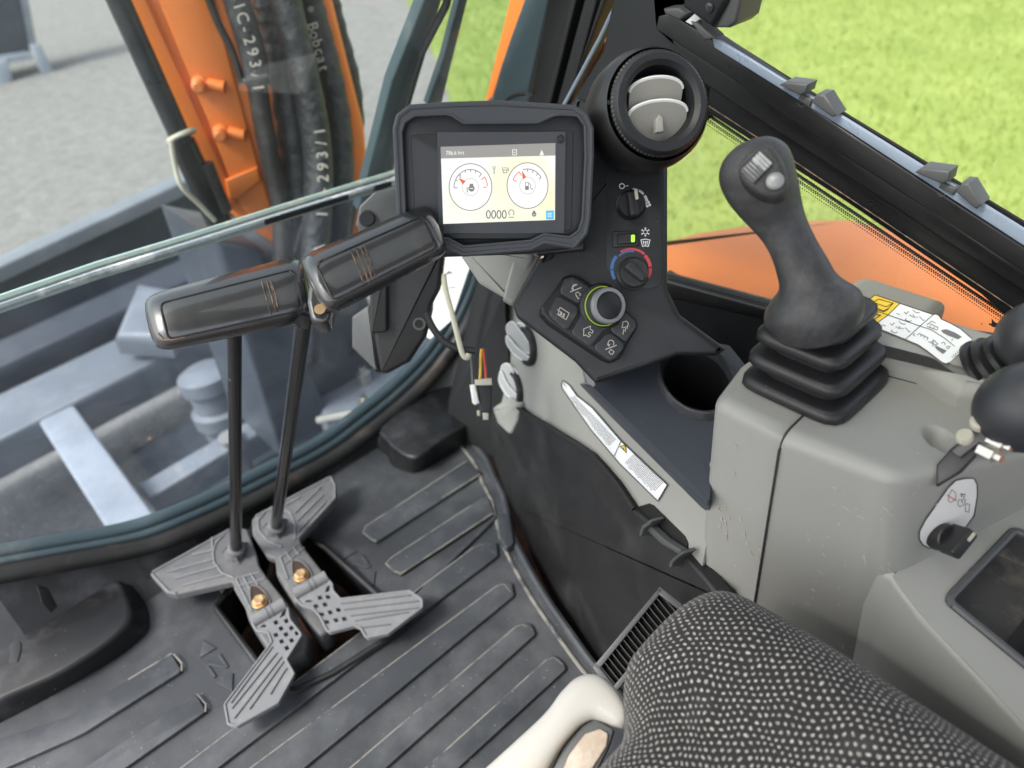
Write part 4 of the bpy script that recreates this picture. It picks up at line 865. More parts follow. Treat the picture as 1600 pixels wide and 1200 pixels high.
mb = MB(); loft(mb, [[cc+(p-cc)*s+np.array([0, 0, h]) for p in P_] for s, h in ((1.0, -.003), (.97, -.02), (.92, -.085), (.86, -.092))], False, True); obj('cup_well', mb, M['soft'], t)
mb = MB(); lathe(mb, TP.at(1116, 727, .0), TP.n, [(.006, 0), (.006, .003), (.003, .005), (0, .005)], 12); obj('screw', mb, M['steel'], t)
# taupe pedestal beneath the monitor
t = thing('monitor_pedestal', 'faceted taupe pedestal carrying the monitor', 'pedestal', dep(780, 440, 1.0))
a1 = PL(dep(770, 420, 1.02), -_n(ray(770, 420))+np.array([-.35, 0, .0])); a2 = PL(dep(815, 430, .99), -_n(ray(815, 430))+np.array([.5, .1, -.1]))
q1 = [(712, 380), (800, 380), (838, 400), (800, 476), (788, 468), (748, 445), (720, 404)]
obj('pedestal_body', S(a1, q1, .07, .008, r=5), M['taupe'], t)
obj('pedestal_side', S(PL(a1.at(815, 440, .004), a1.n+np.array([.3, 0, .1])), [(805, 390), (850, 390), (806, 474), (798, 474), (786, 466)], .05, .004, r=3), M['taupe'], t)
# ================================================================== MONITOR
def px2(p): return zp(p, 560, 0, 2.857)
MP = PL(dep(770, 285, .85), -_n(ray(770, 285))+np.array([-.06, -.04, .03]))
t = thing('monitor', 'black framed dash monitor with lit gauge screen', 'monitor', MP.at(775, 395))
outer = px2([(166, 575), (180, 520), (232, 480), (420, 468), (620, 462), (960, 482), (1012, 515), (1038, 575), (1038, 700), (1024, 980), (1012, 1040), (962, 1100), (830, 1078), (770, 1108), (470, 1134), (385, 1096), (250, 1090), (205, 1050), (186, 990)])
inner = px2([(190, 590), (205, 545), (250, 515), (390, 508), (420, 515), (470, 548), (800, 546), (870, 515), (900, 510), (980, 515), (1012, 560), (1016, 700), (1002, 980), (985, 1030), (945, 1060), (830, 1046), (770, 1076), (470, 1102), (400, 1066), (260, 1062), (222, 1030), (208, 980)])
obj('back_shell', S(MP, rnd(px2([(170, 560), (230, 476), (620, 462), (965, 482), (1040, 560), (1020, 1040), (970, 1112), (770, 1136), (380, 1150), (215, 1080), (190, 1000)]), 6), .05, .006, off=-.006), M['monin'], t)
def ring(pl, o, i, prof, mb=None):
    """rim between two outlines; prof = [(blend 0 outer..1 inner, height)]"""
    mb = mb or MB(); k = 64
    def rs(p):
        p = [np.array(x, float) for x in rnd(p, 5, 4)]; L = [0]
        for a, b in zip(p, p[1:]+p[:1]): L.append(L[-1]+np.linalg.norm(b-a))
        return p, L
    po, pi = rnd(o, 6, 4), rnd(i, 6, 4)
    rings = []
    for f, h in prof: rings.append([pl.at(*(np.array(a)*(1-f)+np.array(b)*f), h) for a, b in zip(po, pi)])
    return loft(mb, rings, False, False)
ip = inner[:6]+inner[6:]
o19, i19 = outer, [inner[k] for k in (0, 1, 2, 3, 6, 9, 10, 11, 11, 12, 13, 14, 15, 16, 17, 18, 19, 20, 21)]
i19 = [inner[0], inner[1], inner[2], inner[5], inner[6], inner[9], inner[10], inner[10], inner[11], inner[12], inner[13], inner[14], inner[15], inner[16], inner[17], inner[18], inner[19], inner[20], inner[21]]
mb = MB(); PLATE(MP, rnd(outer, 4, 3), [rnd(inner, 3, 3)], .020, off=.011, mb=mb); obj('hood_rim', mb, M['mon'], t, sharp=50)
mb = MB(); q = [MP.at(u, v, .0093) for u, v in rnd(outer, 4, 3)]; tube(mb, q+[q[0]], .0034, 8); q = [MP.at(u, v, .0102) for u, v in rnd(inner, 3, 3)]; tube(mb, q+[q[0]], .0018, 8); obj('rim_bead', mb, M['mon'], t)
obj('face', S(MP, px2([(180, 560), (240, 505), (960, 505), (1022, 560), (1010, 1040), (940, 1070), (250, 1070), (200, 1000)]), .012, .002, r=6, off=.002), M['monin'], t)
q0_ = px2([(232, 600), (960, 580), (952, 1030), (258, 1050)]); 
obj('bezel_step', S(MP, q0_, .002, .0008, r=8, off=.0030), M['monin'], t)
obj('bezel', PLATE(MP, px2([(352, 590), (925, 588), (918, 1040), (358, 1042)]), [px2([(366, 655), (880, 638), (878, 982), (378, 1000)])], .004, off=.0065), M['mon'], t)
scr = px2([(360, 648), (886, 630), (884, 988), (372, 1006)])
def screen_mat():
    m = emit('screen_white', (1, 1, 1), .41); N = m.node_tree.nodes; L = m.node_tree.links
    tc = N.new('ShaderNodeTexCoord'); t_ = N.new('ShaderNodeTexNoise'); t_.inputs['Scale'].default_value = 14; t_.inputs['Detail'].default_value = 1; L.new(tc.outputs['Object'], t_.inputs['Vector'])
    r = N.new('ShaderNodeValToRGB'); r.color_ramp.elements[0].position = .42; r.color_ramp.elements[0].color = (.92, .93, .92, 1); r.color_ramp.elements[1].position = .66; r.color_ramp.elements[1].color = (.95, .94, .62, 1)
    L.new(t_.outputs[0], r.inputs[0]); L.new(r.outputs[0], N['Principled BSDF'].inputs['Emission Color']); return m
M['scr'] = screen_mat(); M['shead'] = emit('screen_header', (.33, .32, .30), .41); M['sgrey'] = emit('screen_grey', (.22, .21, .20), .41); M['sdk'] = emit('screen_dark', (.08, .07, .07), .41); M['sor'] = emit('screen_orange', (.80, .13, .03), .41); M['sbl'] = emit('screen_blue', (.10, .52, .86), .41); M['swh'] = emit('screen_text', (.95, .95, .9), .41); M['slg'] = emit('screen_light', (.5, .5, .48), .41); M['sface'] = emit('screen_face', (.97, .97, .96), .41)
s_ = obj('screen', S(MP, scr, .0012, off=.0042), M['scr'], t, smooth=False)
MPn = lambda g, off: flat(MP, g, off+.0016)
obj('header_bar', MPn([poly(px2([(367, 652), (882, 636), (881, 694), (368, 708)]))], .0034), M['shead'], s_, smooth=False)
def ps(p): return zp(p, 680, 240, 8)
c1, c2 = ps([(441, 418), (1154, 400)])
obj('gauge_face', MPn([disc(c1, 33, 40, 36), disc(c2, 31.5, 40, 35.5)], .0034), M['sface'], s_, smooth=False)
g = [arc(c1, 33.4, 0, 360, 1.3, 48, 36.5), arc(c2, 32, 0, 360, 1.3, 48, 35.7)]
obj('gauge_ring', MPn(g, .0037), M['sgrey'], s_, smooth=False)
for g in (arc(c1, 12.6, 0, 360, .9, 30, 13.6), arc(c2, 12.2, 0, 360, .9, 30, 13.4)): obj('gauge_hub', MPn([g], .0037), M['slg'], s_, smooth=False)
g = [arc(c1, 25.6, 183, 47, 1.3, 30, 27.5)]
for a in (183, 155, 132, 110, 90, 70, 48): g.append(stroke([(c1[0]+r*math.cos(math.radians(a)), c1[1]-r*1.07*math.sin(math.radians(a))) for r in (25.6, 20 if a in (183, 48) else 22)], 1.3))
g += [arc(c2, 24, 108, 28, 1.3, 20, 26)]
for a in (90, 68, 48, 28): g.append(stroke([(c2[0]+r*math.cos(math.radians(a)), c2[1]-r*1.07*math.sin(math.radians(a))) for r in (24, 20)], 1.3))
obj('gauge_tick', MPn(g, .0037), M['sgrey'], s_, smooth=False)
g = [arc(c1, 26.5, 36, 3, 1.3, 10, 28), stroke(ps([(572, 326), (612, 300)]), 1.3), stroke(ps([(598, 420), (648, 420)]), 1.3), arc(c2, 24, 160, 122, 1.3, 10, 25.5), stroke(ps([(972, 330), (1020, 350)]), 1.3), stroke(ps([(1048, 226), (1080, 275)]), 1.3)]
g += [poly(ps([(288, 302), (382, 342), (346, 388)])), poly(ps([(1082, 210), (1140, 296), (1094, 322)])), stroke(ps([(290, 268), (325, 305)]), 1.3)]
obj('gauge_needle', MPn(g, .0038), M['sor'], s_, smooth=False)
g = [disc(ps([(454, 436)])[0], 5, 14, 5), poly(ps([(430, 376), (476, 376), (476, 402), (430, 402)])), stroke(ps([(398, 420), (402, 488)]), 1.4), stroke(ps([(1128, 362), (1166, 362), (1166, 450), (1128, 450)]), 1.0, True), poly(ps([(1130, 405), (1164, 405), (1164, 448), (1130, 448)])), stroke(ps([(1170, 370), (1192, 385), (1192, 430), (1210, 450), (1222, 430)]), 1.0),
     disc(ps([(1236, 758)])[0], 3.6, 14, 4), poly(ps([(1222, 714), (1250, 714), (1250, 740), (1222, 740)])), stroke(ps([(720, 165), (752, 165), (746, 190), (726, 190)]), .8, True), stroke(ps([(736, 190), (736, 256)]), 1.3), stroke(ps([(842, 165), (850, 240), (895, 240), (900, 165)]), 1.1), stroke(ps([(850, 205), (890, 205)]), 1.1), disc(ps([(872, 176)])[0], 1., 6), stroke(ps([(915, 185), (915, 220)]), 1.3)]
g += [arc(ps([(952, 740)])[0], 4, -50, 230, 1.3, 14, 4.6), stroke(ps([(918, 796), (985, 796)]), 1.3)]
for q in (g[:3], g[3:6], g[6:8], g[8:10], g[10:14], g[14:]): obj('screen_icon', MPn(q, .0040), M['sgrey'], s_, smooth=False)
obj('screen_icon', MPn([stroke(ps([(432, 436), (476, 436)]), 1.1), stroke(ps([(1222, 764), (1250, 764)]), .7)], .0042), M['sface'], s_, smooth=False)
g = []
for k in range(4): g.append(arc(ps([(665+66*k, 760)])[0], 3.0, 0, 360, 1.5, 18, 6.0))
obj('counter_digit', MPn(g, .0040), M['sdk'], s_, smooth=False)
obj('menu_button', MPn([poly(rnd(ps([(1384, 712), (1486, 708), (1484, 824), (1386, 824)]), 1.5))], .0038), M['sbl'], s_, smooth=False)
obj('menu_line', MPn([stroke(ps([(1402, y), (1458, y-1)]), .9) for y in (748, 768, 788)], .0041), M['swh'], s_, smooth=False)
obj('header_text', MPn([text('786.6 hrs', (711, 239), 9.2, 2, .82), stroke([(801, 234), (807, 234), (807, 242), (801, 242)], 1, True), stroke([(802, 238), (806, 238)], .8), poly([(843, 242), (846.5, 234), (850, 242)]), stroke([(844, 243.5), (849, 243.5)], 1)], .0040), M['swh'], s_, smooth=False)
for c in ((875, 217), (688.5, 357)):
    mb = MB(); lathe(mb, MP.at(*c, .0065), MP.n, [(.0048, 0), (.0048, .0012), (.0036, .0016), (.0030, .0004), (0, .0004)], 18); obj('bezel_screw', mb, M['monin'], t)
# bracket left of the monitor and the black motor box below it
t = thing('wiper_motor', 'black angular wiper motor housing hanging under the monitor behind lever grips', 'wiper motor', dep(620, 500, 1.16))
bp = PL(dep(630, 480, 1.15), -_n(ray(630, 480))+np.array([-.15, 0, -.15]))
def pb(p): return px5(p)
obj('motor_housing', S(bp, pb([(210, 180), (300, 60), (660, 40), (655, 100), (632, 290), (575, 400), (572, 470), (545, 590), (440, 748), (300, 822), (245, 818), (215, 580)]), .07, .008, r=4), M['soft'], t)
bl = PL(dep(560, 520, 1.17), -_n(ray(560, 520))+np.array([-.7, .0, .1]))
obj('motor_side', S(bl, pb([(76, 460), (190, 380), (214, 560), (246, 818), (232, 808), (76, 652)]), .03, .004, r=2), M['clip'], t)
obj('motor_step', S(PL(bp.at(590, 480, .012), bp.n), pb([(190, 300), (300, 120), (300, 560), (190, 566)]), .03, .004, r=3), M['soft'], t)
mb = MB(); lathe(mb, bp.at(655, 506, .0), bp.n, [(.010, 0), (.010, .0015), (.007, .0015), (.006, -.004)], 18, False); obj('screw_boss', mb, M['clip'], t)
mb = MB(); lathe(mb, bp.at(655, 506, .0008), bp.n, [(.007, 0), (0, 0)], 12, False); obj('screw_hole', mb, M['black'], t)
brp = PL(dep(590, 320, 1.18), -_n(ray(590, 320)))
obj('bracket', S(brp, [(556, 352), (562, 322), (585, 300), (640, 286), (660, 400), (600, 400), (566, 366)], .02, .003, r=4), M['clip'], t)
mb = MB(); lathe(mb, brp.at(573, 341), brp.n, [(.013, 0), (.013, .006), (.011, .008), (0, .008)], 20); obj('bracket_plug', mb, M['soft'], t)
# loose wiring
t = thing('wiring', 'loose connector with yellow and red wires hanging in the dark corner', 'wiring connector', dep(748, 610, 1.22))
wp = PF(750, 600, 1.20)
obj('connector', S(wp, pb([(868, 870), (958, 870), (952, 1060), (872, 1060)]), .02, .003), M['soft'], t)
obj('connector_cap', S(wp, pb([(846, 852), (952, 842), (958, 888), (848, 890)]), .022, .002, off=.004), M['cream'], t)
obj('white_plug', S(wp, pb([(815, 885), (850, 880), (878, 1000), (850, 1012), (832, 1000)]), .012, .003, off=.006), M['white'], t)
for q in ([(860, 1045), (882, 1045), (882, 1080), (862, 1080)], [(895, 1060), (936, 1060), (932, 1105), (900, 1105)]): obj('terminal', S(wp, pb(q), .01, .002, off=.002), M['cream'], t)
for pth, m in (([(880, 850), (884, 780), (885, 710), (890, 660)], 'wirey'), ([(918, 846), (914, 780), (905, 710), (900, 660)], 'wirer'), ([(835, 880), (832, 800), (826, 720), (820, 660)], 'clip')):
    mb = MB(); tube(mb, catmull([wp.at(*p, -.004) for p in pb(pth)], 4), .0024, 8); obj('wire', mb, M[m], t)
t = thing('cable_tie', 'long cream cable tie looped behind the monitor over the window seal', 'cable tie', dep(710, 500, 1.14))
tpn = PF(710, 480, 1.15); mb = MB(); tube(mb, catmull([tpn.at(*p) for p in pb([(652, 190), (665, 290), (700, 420), (735, 560), (770, 690), (800, 716), (812, 690)])], 6), .0042, 8, flat=.4, ref=right); obj('strap', mb, M['cream'], t)
mb = MB(); tube(mb, catmull([tpn.at(*p, -.01) for p in pb([(540, 430), (580, 520), (640, 600), (700, 640), (760, 660), (850, 670)])], 6), .006, 8); o = obj('black_cable', mb, M['soft']); o['label'] = 'black cable running from wiper motor housing into the dark corner'; o['category'] = 'cable'
mb = MB(); tpn2 = PF(710, 430, 1.42); S(tpn2, [(660, 400), (740, 400), (726, 440), (706, 500), (672, 530), (655, 520)], .003, mb=mb); o = obj('bright_patch', mb, M['label']); o['label'] = 'white sheet standing for bright light on the lower glass between monitor mount and seal'; o['category'] = 'bright patch'  # white sheet stands in for brightness seen at the glass
obj('patch_mark', flat(tpn2, [stroke([(698, 428), (702, 425), (706, 427)], 2.2), stroke([(690, 452), (712, 448)], .8)], .001), M['ink'], o, smooth=False)
obj('patch_mark', flat(tpn2, [disc((694, 431), 2.6, 8)], .001), M['red'], o, smooth=False)
# ================================================================== BIG ROUND VENT
t = thing('round_vent', 'large black ball shaped air vent with taupe louvres right of the monitor', 'air vent', dep(985, 250, .9))
vb, vf = dep(975, 194, .93), dep(1033, 161, .826); va = _n(vf-vb); Lh = np.linalg.norm(vf-vb)
R_ = .0715
obj('vent_body', lathe(MB(), vb, va, [(0.0368, -.03), (0.0478, -.015), (0.0607, .02), (0.0676, Lh*.45), (0.0685, Lh*.7), (0.0658, Lh*.86), (0.0612, Lh*.93)], 48, False), M['soft'], t)
obj('knurled_ring', lathe(MB(), vb, va, [(0.0580, Lh*.93), (0.0584, Lh*.97), (0.0552, Lh*.99)], 150, False, .016), M['soft'], t, sharp=20)
obj('bezel_ring', lathe(MB(), vb, va, [(0.0566, Lh*.96), (0.0557, Lh*1.0), (0.0524, Lh*1.035), (0.0460, Lh*1.04), (0.0409, Lh*1.0), (0.0391, Lh*.90), (0.0382, Lh*.6)], 48, False), M['dash'], t)
obj('throat', lathe(MB(), vb, va, [(0.0386, Lh*.62), (0, Lh*.60)], 32, False), M['black'], t)
vx = _n(ROT@np.array([1, -.12, 0.])); vx = _n(vx-vx.dot(va)*va); vy = np.cross(va, vx)
if vy.dot(up) < 0: vy = -vy
cF = vb+va*Lh*.985
def louvre(y0, tilt, tab=False, edge=True):
    """thin disc-shaped slat across the opening, tilted about its width"""
    rr = .0373; half = math.sqrt(max(rr*rr-y0*y0, 1e-6)); dirn = -va*math.cos(tilt)+vy*math.sin(tilt)*-1; nn = np.cross(vx, dirn)
    if nn.dot(up) < 0: nn = -nn
    c = cF+vy*y0-va*.010; P = []
    for k in range(25):
        a = math.pi*k/24; P.append(c+vx*half*math.cos(a)*.97+(-dirn)*(.014*math.sin(a)))
    P += [c-vx*half*.96+dirn*.018, c-vx*half*.80+dirn*.034, c+vx*half*.80+dirn*.034, c+vx*half*.96+dirn*.018]
    mb = MB(); slab3(mb, P, nn, .0032, .0008); o = obj('louvre', mb, M['vent'], t)
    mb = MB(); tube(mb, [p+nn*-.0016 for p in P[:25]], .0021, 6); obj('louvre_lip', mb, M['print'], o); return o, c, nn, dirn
louvre(.017, math.radians(62)); o, c, nn, dirn = louvre(-.008, math.radians(62))
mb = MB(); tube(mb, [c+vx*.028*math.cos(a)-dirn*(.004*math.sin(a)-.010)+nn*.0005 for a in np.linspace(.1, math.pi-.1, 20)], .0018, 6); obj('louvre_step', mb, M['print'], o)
mb = MB(); slab3(mb, [c-vy*.016+vx*a+vy*b+va*.006 for a, b in ((-.006, -.006), (.004, -.006), (.004, .010), (.0, .013), (-.005, .008))], va, .008, .002); obj('vent_tab', mb, M['vent'], t)
# ================================================================== RIGHT CONSOLE
t = thing('right_console', 'taupe moulded right hand console box under the joystick', 'console', (.7, .2, .2))
ZT = .63; TZ = PZ(ZT)
xs = .548
ys = PX(xs).at(1228, 690)[1]                       # split line between the two mouldings
def top_slab(pts, z, h, bev, name, m='taupe'):
    mb = MB(); slab3(mb, [(x, y, z) for x, y in rnd(pts, .021, 5)], (0, 0, 1), h, bev, 4); return obj(name, mb, M[m], t, sharp=50)
def yb(u, v): return PX(xs).at(u, v)
r1_ = TZ.at(1620, 712)
mb = MB(); cpts = [(xs-.006, .350), (.62, .366), (.70, .362), (.88, .36), (.88, ys-.012), (xs-.006, ys-.012)]
slab3(mb, [(x, y, ZT) for x, y in rnd(cpts, [.021, .021, .021, .021, 0, 0], 5)], (0, 0, 1), .45, .016, 4)
obj('front_cover', mb, M['taupe'], t, sharp=50)
seam = [(.70, ys+.004, ZT), (xs+.016, ys, ZT)]+[(xs+.016-.016*math.sin(q), ys, ZT-.016+.016*math.cos(q)) for q in np.linspace(.2, 1.57, 7)]+[(xs-.0025, ys, ZT-.02), (xs-.0025, ys, .25)]; seam = [np.array(p)+np.array([-.0088 if p[0] < .6 else 0, .0002, .0008]) for p in seam]
mb = MB(); tube(mb, [np.array(p) for p in seam], .0014, 6); obj('split_line', mb, M['ink'], t)
# lower rear deck with storage recess and steep knob face above it
DA, DB = PX(.555).at(1395, 905), PZ(.462).at(1640, 1175)
DP = PL(DA, np.cross(DB-DA, np.array([1., .05, .20])))
rec = rnd([(1479, 938), (1584, 829), (1700, 880), (1640, 1070)], 12, 4)
dk = [(1395, 900), (1402, 912), (1440, 962), (1520, 1046), (1640, 1174), (1720, 1240), (1900, 1000), (1800, 700), (1640, 760), (1500, 800)]
obj('deck', PLATE(DP, dk, [rec], .02), M['taupe'], t, sharp=50)
E1 = [np.array([.560, .21, DA[2]+.004])]+[DP.at(u, v) for u, v in dk[:6]]
mb = MB()
dn = lambda p, a, b: p+np.array([-a, 0, -b])
loft(mb, [[p+DP.n*0+np.array([.004, 0, .0005]) for p in E1], [dn(p, .001, .002) for p in E1], [dn(p, .003, .008) for p in E1], [dn(p, .004, .06) for p in E1], [dn(p, .0, .35) for p in E1]], False, False, closed=False); obj('deck_side', mb, M['taupe'], t, sharp=60)
# main moulding: flat top with a finger dimple, falling to the steep knob face behind
T0, T1, B0, B1 = TZ.at(1400, 748, .0010), TZ.at(1760, 680, .0010), DP.at(1394, 903, -.002), DP.at(1800, 690, -.002)
XI = xs-.0098
I0, I1, J0, J1 = np.array([XI, ys, ZT+.0010]), np.array([.79, ys, ZT+.0010]), np.array([XI, ys, .14]), np.array([.79, ys, .14])
dcen = TZ.at(1470, 687)
def wring(f, ins, xo, drop):
    T, B, I, J = (p*(1-f)+q*f for p, q in ((T0, T1), (B0, B1), (I0, I1), (J0, J1)))
    hb = _n(np.array([T[0]-I[0], T[1]-I[1], 0])); rv = (B-T); dz = np.array([0, 0, -drop]); E2 = T-hb*(.014+ins); e = []
    for k in range(37):
        p = I*(1-k/36)+E2*(k/36); d = p-dcen; a_ = .8; u_ = (d[0]*math.cos(a_)+d[1]*math.sin(a_))/.019; v_ = (-d[0]*math.sin(a_)+d[1]*math.cos(a_))/.0125; r2 = u_*u_+v_*v_
        e.append(p+dz+np.array([0, 0, -.011*max(0, 1-r2)**.6 if r2 < 1 else 0]))
    for k in range(1, 7):
        q = k/6; e.append((1-q)**2*E2+2*q*(1-q)*(T-hb*ins)+q*q*(T-hb*ins+_n(rv)*.016)+dz*(1-q))
    e += [T-hb*ins+rv*.35, T-hb*ins+rv*.7, B-hb*ins, B-hb*ins+np.array([0, 0, -.30]), J]
    return [p+np.array([xo, 0, 0]) for p in e]
LW = np.linalg.norm(T1-T0); rings = []
for k in range(7):
    q = k/6*math.pi/2; rings.append(wring(.016*(1-math.cos(q))/LW, .010*(1-math.sin(q)), 0, .016*(1-math.sin(q))))
rings += [wring(f, 0, 0, 0) for f in list(np.linspace(.020/LW+.002, .62, 70))+[1.]]
mb = MB(); loft(mb, rings, True, True); obj('console_cover', mb, M['taupe'], t, sharp=50)
from mathutils.bvhtree import BVHTree
BV = BVHTree.FromPolygons(mb.v, mb.f)
mb = MB(); P = [DP.at(u, v) for u, v in rec]; cc = sum(P)/len(P)
loft(mb, [P, [cc+(p-cc)*.985-DP.n*.02 for p in P], [cc+(p-cc)*.95-DP.n*.040 for p in P], [cc+(p-cc)*.90-DP.n*.044 for p in P]], False, True); tr = obj('storage_tray', mb, M['sdark'], t)
mb = MB(); tube(mb, [p+DP.n*.001 for p in P+[P[0]]], .0042, 8); obj('tray_rim', mb, M['clip'], tr)
mb = MB(); tube(mb, [cc+(p-cc)*1.05+DP.n*.0005 for p in P+[P[0]]], .0012, 6); obj('tray_gap', mb, M['ink'], tr)
mb = MB(); bar(mb, DP.at(1700, 930, -.03), DP.at(1590, 1075, -.03), .004, .018, DP.n); obj('divider', mb, M['clip'], tr)
mb = MB(); slab3(mb, [p-DP.n*.0395 for p in [DP.at(1590, 1000), DP.at(1660, 900), DP.at(1720, 930), DP.at(1640, 1100), DP.at(1604, 1070)]], DP.n, .002); obj('tray_floor', mb, M['soft'], tr)
# label pad on the far side
LPl = PL(TZ.at(1440, 520, .034), np.array([-.10, -.02, 1.]))
obj('label_pad', S(LPl, [(1180, 530), (1240, 466), (1345, 454), (1620, 535), (1680, 640), (1500, 608), (1440, 568), (1340, 542)], .09, .014, r=16, seg=5), M['taupe'], t)
mb = MB(); tube(mb, [TZ.at(u, v, .0005) for u, v in [(1340, 574), (1387, 588), (1440, 602), (1490, 619), (1500, 614), (1520, 596)]], .0014, 6); obj('pad_gap', mb, M['ink'], t)
def pl5(p): return zp(p, 1330, 440, 5.926)
LL = PL(LPl.o+LPl.n*.0005, LPl.n)
t2_ = t
d = obj('control_label', S(LL, pl5([(450, 200), (755, 303), (785, 300), (812, 312), (832, 345), (920, 385), (1010, 435), (1115, 525), (1108, 560), (910, 748), (880, 762), (840, 748), (700, 640), (620, 585), (500, 535), (200, 412), (340, 310)]), .0008, .0002, off=.0008), M['label'], t, smooth=False)
obj('caution_label', S(LL, pl5([(-30, 285), (120, 200), (222, 122), (452, 200), (340, 310), (200, 412), (60, 380)]), .0008, .0002, off=.0009), M['yellow'], t, smooth=False)
g = [stroke(pl5([(450, 200), (755, 303), (785, 300), (812, 312), (832, 345), (920, 385), (1010, 435), (1115, 525)]), 1.2), stroke(pl5([(910, 748), (880, 762), (840, 748), (700, 640), (620, 585), (500, 535), (200, 412)]), 1.4), stroke(pl5([(452, 200), (340, 310), (200, 412)]), 1.2),
     stroke(pl5([(760, 305), (640, 410), (505, 532)]), 1.1), stroke(pl5([(345, 310), (640, 412), (740, 445), (860, 520), (960, 600)]), 1.0), stroke(pl5([(120, 200), (222, 122), (452, 200)]), 1.2), stroke(pl5([(115, 240), (345, 308)]), 1.0)]
for (cx, cy) in ((570, 320), (440, 425)):
    for q in ([(-80, -40), (-60, -20), (-40, -45)], [(-30, -10), (-10, 0)], [(0, -15), (20, 10), (-10, 5)], [(30, 5), (45, 12)], [(60, 0), (80, 20), (95, 40), (110, 35)], [(0, -60), (20, -40), (50, -30), (65, -35)], [(-60, 20), (-70, 35), (-30, 50), (-10, 40)], [(-150, -25), (-120, -15)]):
        g.append(stroke(pl5([(cx+x, cy+y) for x, y in q]), .9))
for q in ([(700, 400), (720, 385), (805, 425), (795, 448), (700, 415)], [(612, 495), (630, 480), (712, 520), (700, 540)], [(735, 405), (728, 425)], [(770, 418), (760, 438)], [(650, 490), (642, 508)], [(680, 505), (672, 525)], [(725, 378), (750, 365), (780, 385)], [(590, 480), (575, 490), (590, 505)],
          [(715, 555), (790, 590), (800, 575), (770, 545), (740, 560)], [(760, 535), (755, 600)], [(835, 575), (850, 560), (870, 570), (866, 590)], [(880, 600), (915, 600), (900, 622), (880, 610)], [(930, 550), (940, 530)]): g.append(stroke(pl5(q), .9))
obj('label_print', flat(LL, g, .0012), M['ink'], d, smooth=False)
g = [poly(pl5([(830, 450), (880, 440), (960, 470), (1025, 510), (990, 535), (900, 500), (850, 475)])), poly(pl5([(770, 595), (800, 600), (885, 640), (850, 670), (790, 625)]))]
for k in range(11): g.append(stroke(pl5([(930+16*k, 690-14.5*k), (942+16*k, 704-14.5*k)]), 1.2))
obj('label_symbol', flat(LL, g, .0012), M['inkg'], d, smooth=False)
g = [stroke(pl5([(170, 222), (205, 190), (255, 160), (390, 200), (340, 250), (300, 270), (170, 222)]), 1.0), stroke(pl5([(205, 190), (320, 232), (390, 200)]), .9), stroke(pl5([(180, 240), (300, 280), (345, 255)]), .9), stroke(pl5([(140, 285), (270, 310), (200, 360)]), 1.8, True), disc(pl5([(195, 338)])[0], 1.3, 8)]
obj('caution_print', flat(LL, g, .0014), M['ink'], t, smooth=False)
# sticker emblem on the small pane
gl = PL(lp.o, lp.n)
def pe(p): return zp(p, 1330, 440, 5.926)
mb = flat(PX(.933), [poly(pe([(1300, 340), (1330, 375), (1350, 385), (1400, 395), (1385, 420), (1370, 455), (1345, 425), (1310, 420), (1285, 400), (1300, 385)])), stroke(pe([(1275, 398), (1290, 390)]), 2.5), stroke(pe([(1205, 385), (1210, 398)]), 1.2)], .001)
o = obj('cat_emblem', mb, M['ink'], None, smooth=False); o['label'] = 'black cat head emblem on the glass near the right ball levers'; o['category'] = 'emblem'

# scuffs and dried mud on the console sides, laid on the real surface
M['scuff'] = mat('dried_mud', (.50, .45, .36), .8, dust=((.33, .32, .29), 90, .45, .6))
g = []; rr = random.Random(11)
for (u, v, n_, sp, ln) in ((1290, 1005, 6, 10, 12), (1330, 870, 7, 30, 9), (1345, 800, 5, 22, 14), (1260, 930, 8, 26, 8), (1310, 760, 4, 18, 10), (1440, 800, 4, 30, 7), (1380, 900, 6, 14, 9), (1270, 850, 5, 20, 7)):
    for k in range(n_):
        c = (u+rr.gauss(0, sp), v+rr.gauss(0, sp*.7)); a = rr.uniform(.2, 1.2); l_ = ln*rr.uniform(.3, 1.)
        g.append(stroke([(c[0]-l_/2*math.cos(a), c[1]-l_/2*math.sin(a)), c, (c[0]+l_/2*math.cos(a+.3), c[1]+l_/2*math.sin(a+.3))], rr.uniform(.8, 2.2)))
mb = MB()
for V_, F_ in g:
    P_ = []
    for u, v in V_:
        h = BV.ray_cast(Vector(EYE), Vector(ray(u, v)))
        if h[0] is None: break
        n_ = np.array(h[1]); n_ = n_ if n_.dot(ray(u, v)) < 0 else -n_; P_.append(np.array(h[0])+n_*.0005)
    if len(P_) == len(V_): mb.add(P_, F_)
obj('scuff_marks', mb, M['scuff'], t, kind='stuff', smooth=False)
fp = PX(xs-.0066); g = []
for (u, v, n_, sp) in ((1126, 790, 7, 7), (1132, 818, 9, 9), (1160, 850, 6, 22), (1150, 720, 4, 18), (1190, 870, 6, 12)):
    for k in range(n_):
        c = (max(1122, u+rr.gauss(0, sp*.6)), v+rr.gauss(0, sp)); a = rr.uniform(.4, 1.6); l_ = rr.uniform(2, 8)
        g.append(stroke([c, (c[0]+l_*math.cos(a), c[1]+l_*math.sin(a))], rr.uniform(.8, 2.4)))
obj('scuff_marks', flat(fp, g, .0004), M['scuff'], t, kind='stuff', smooth=False)
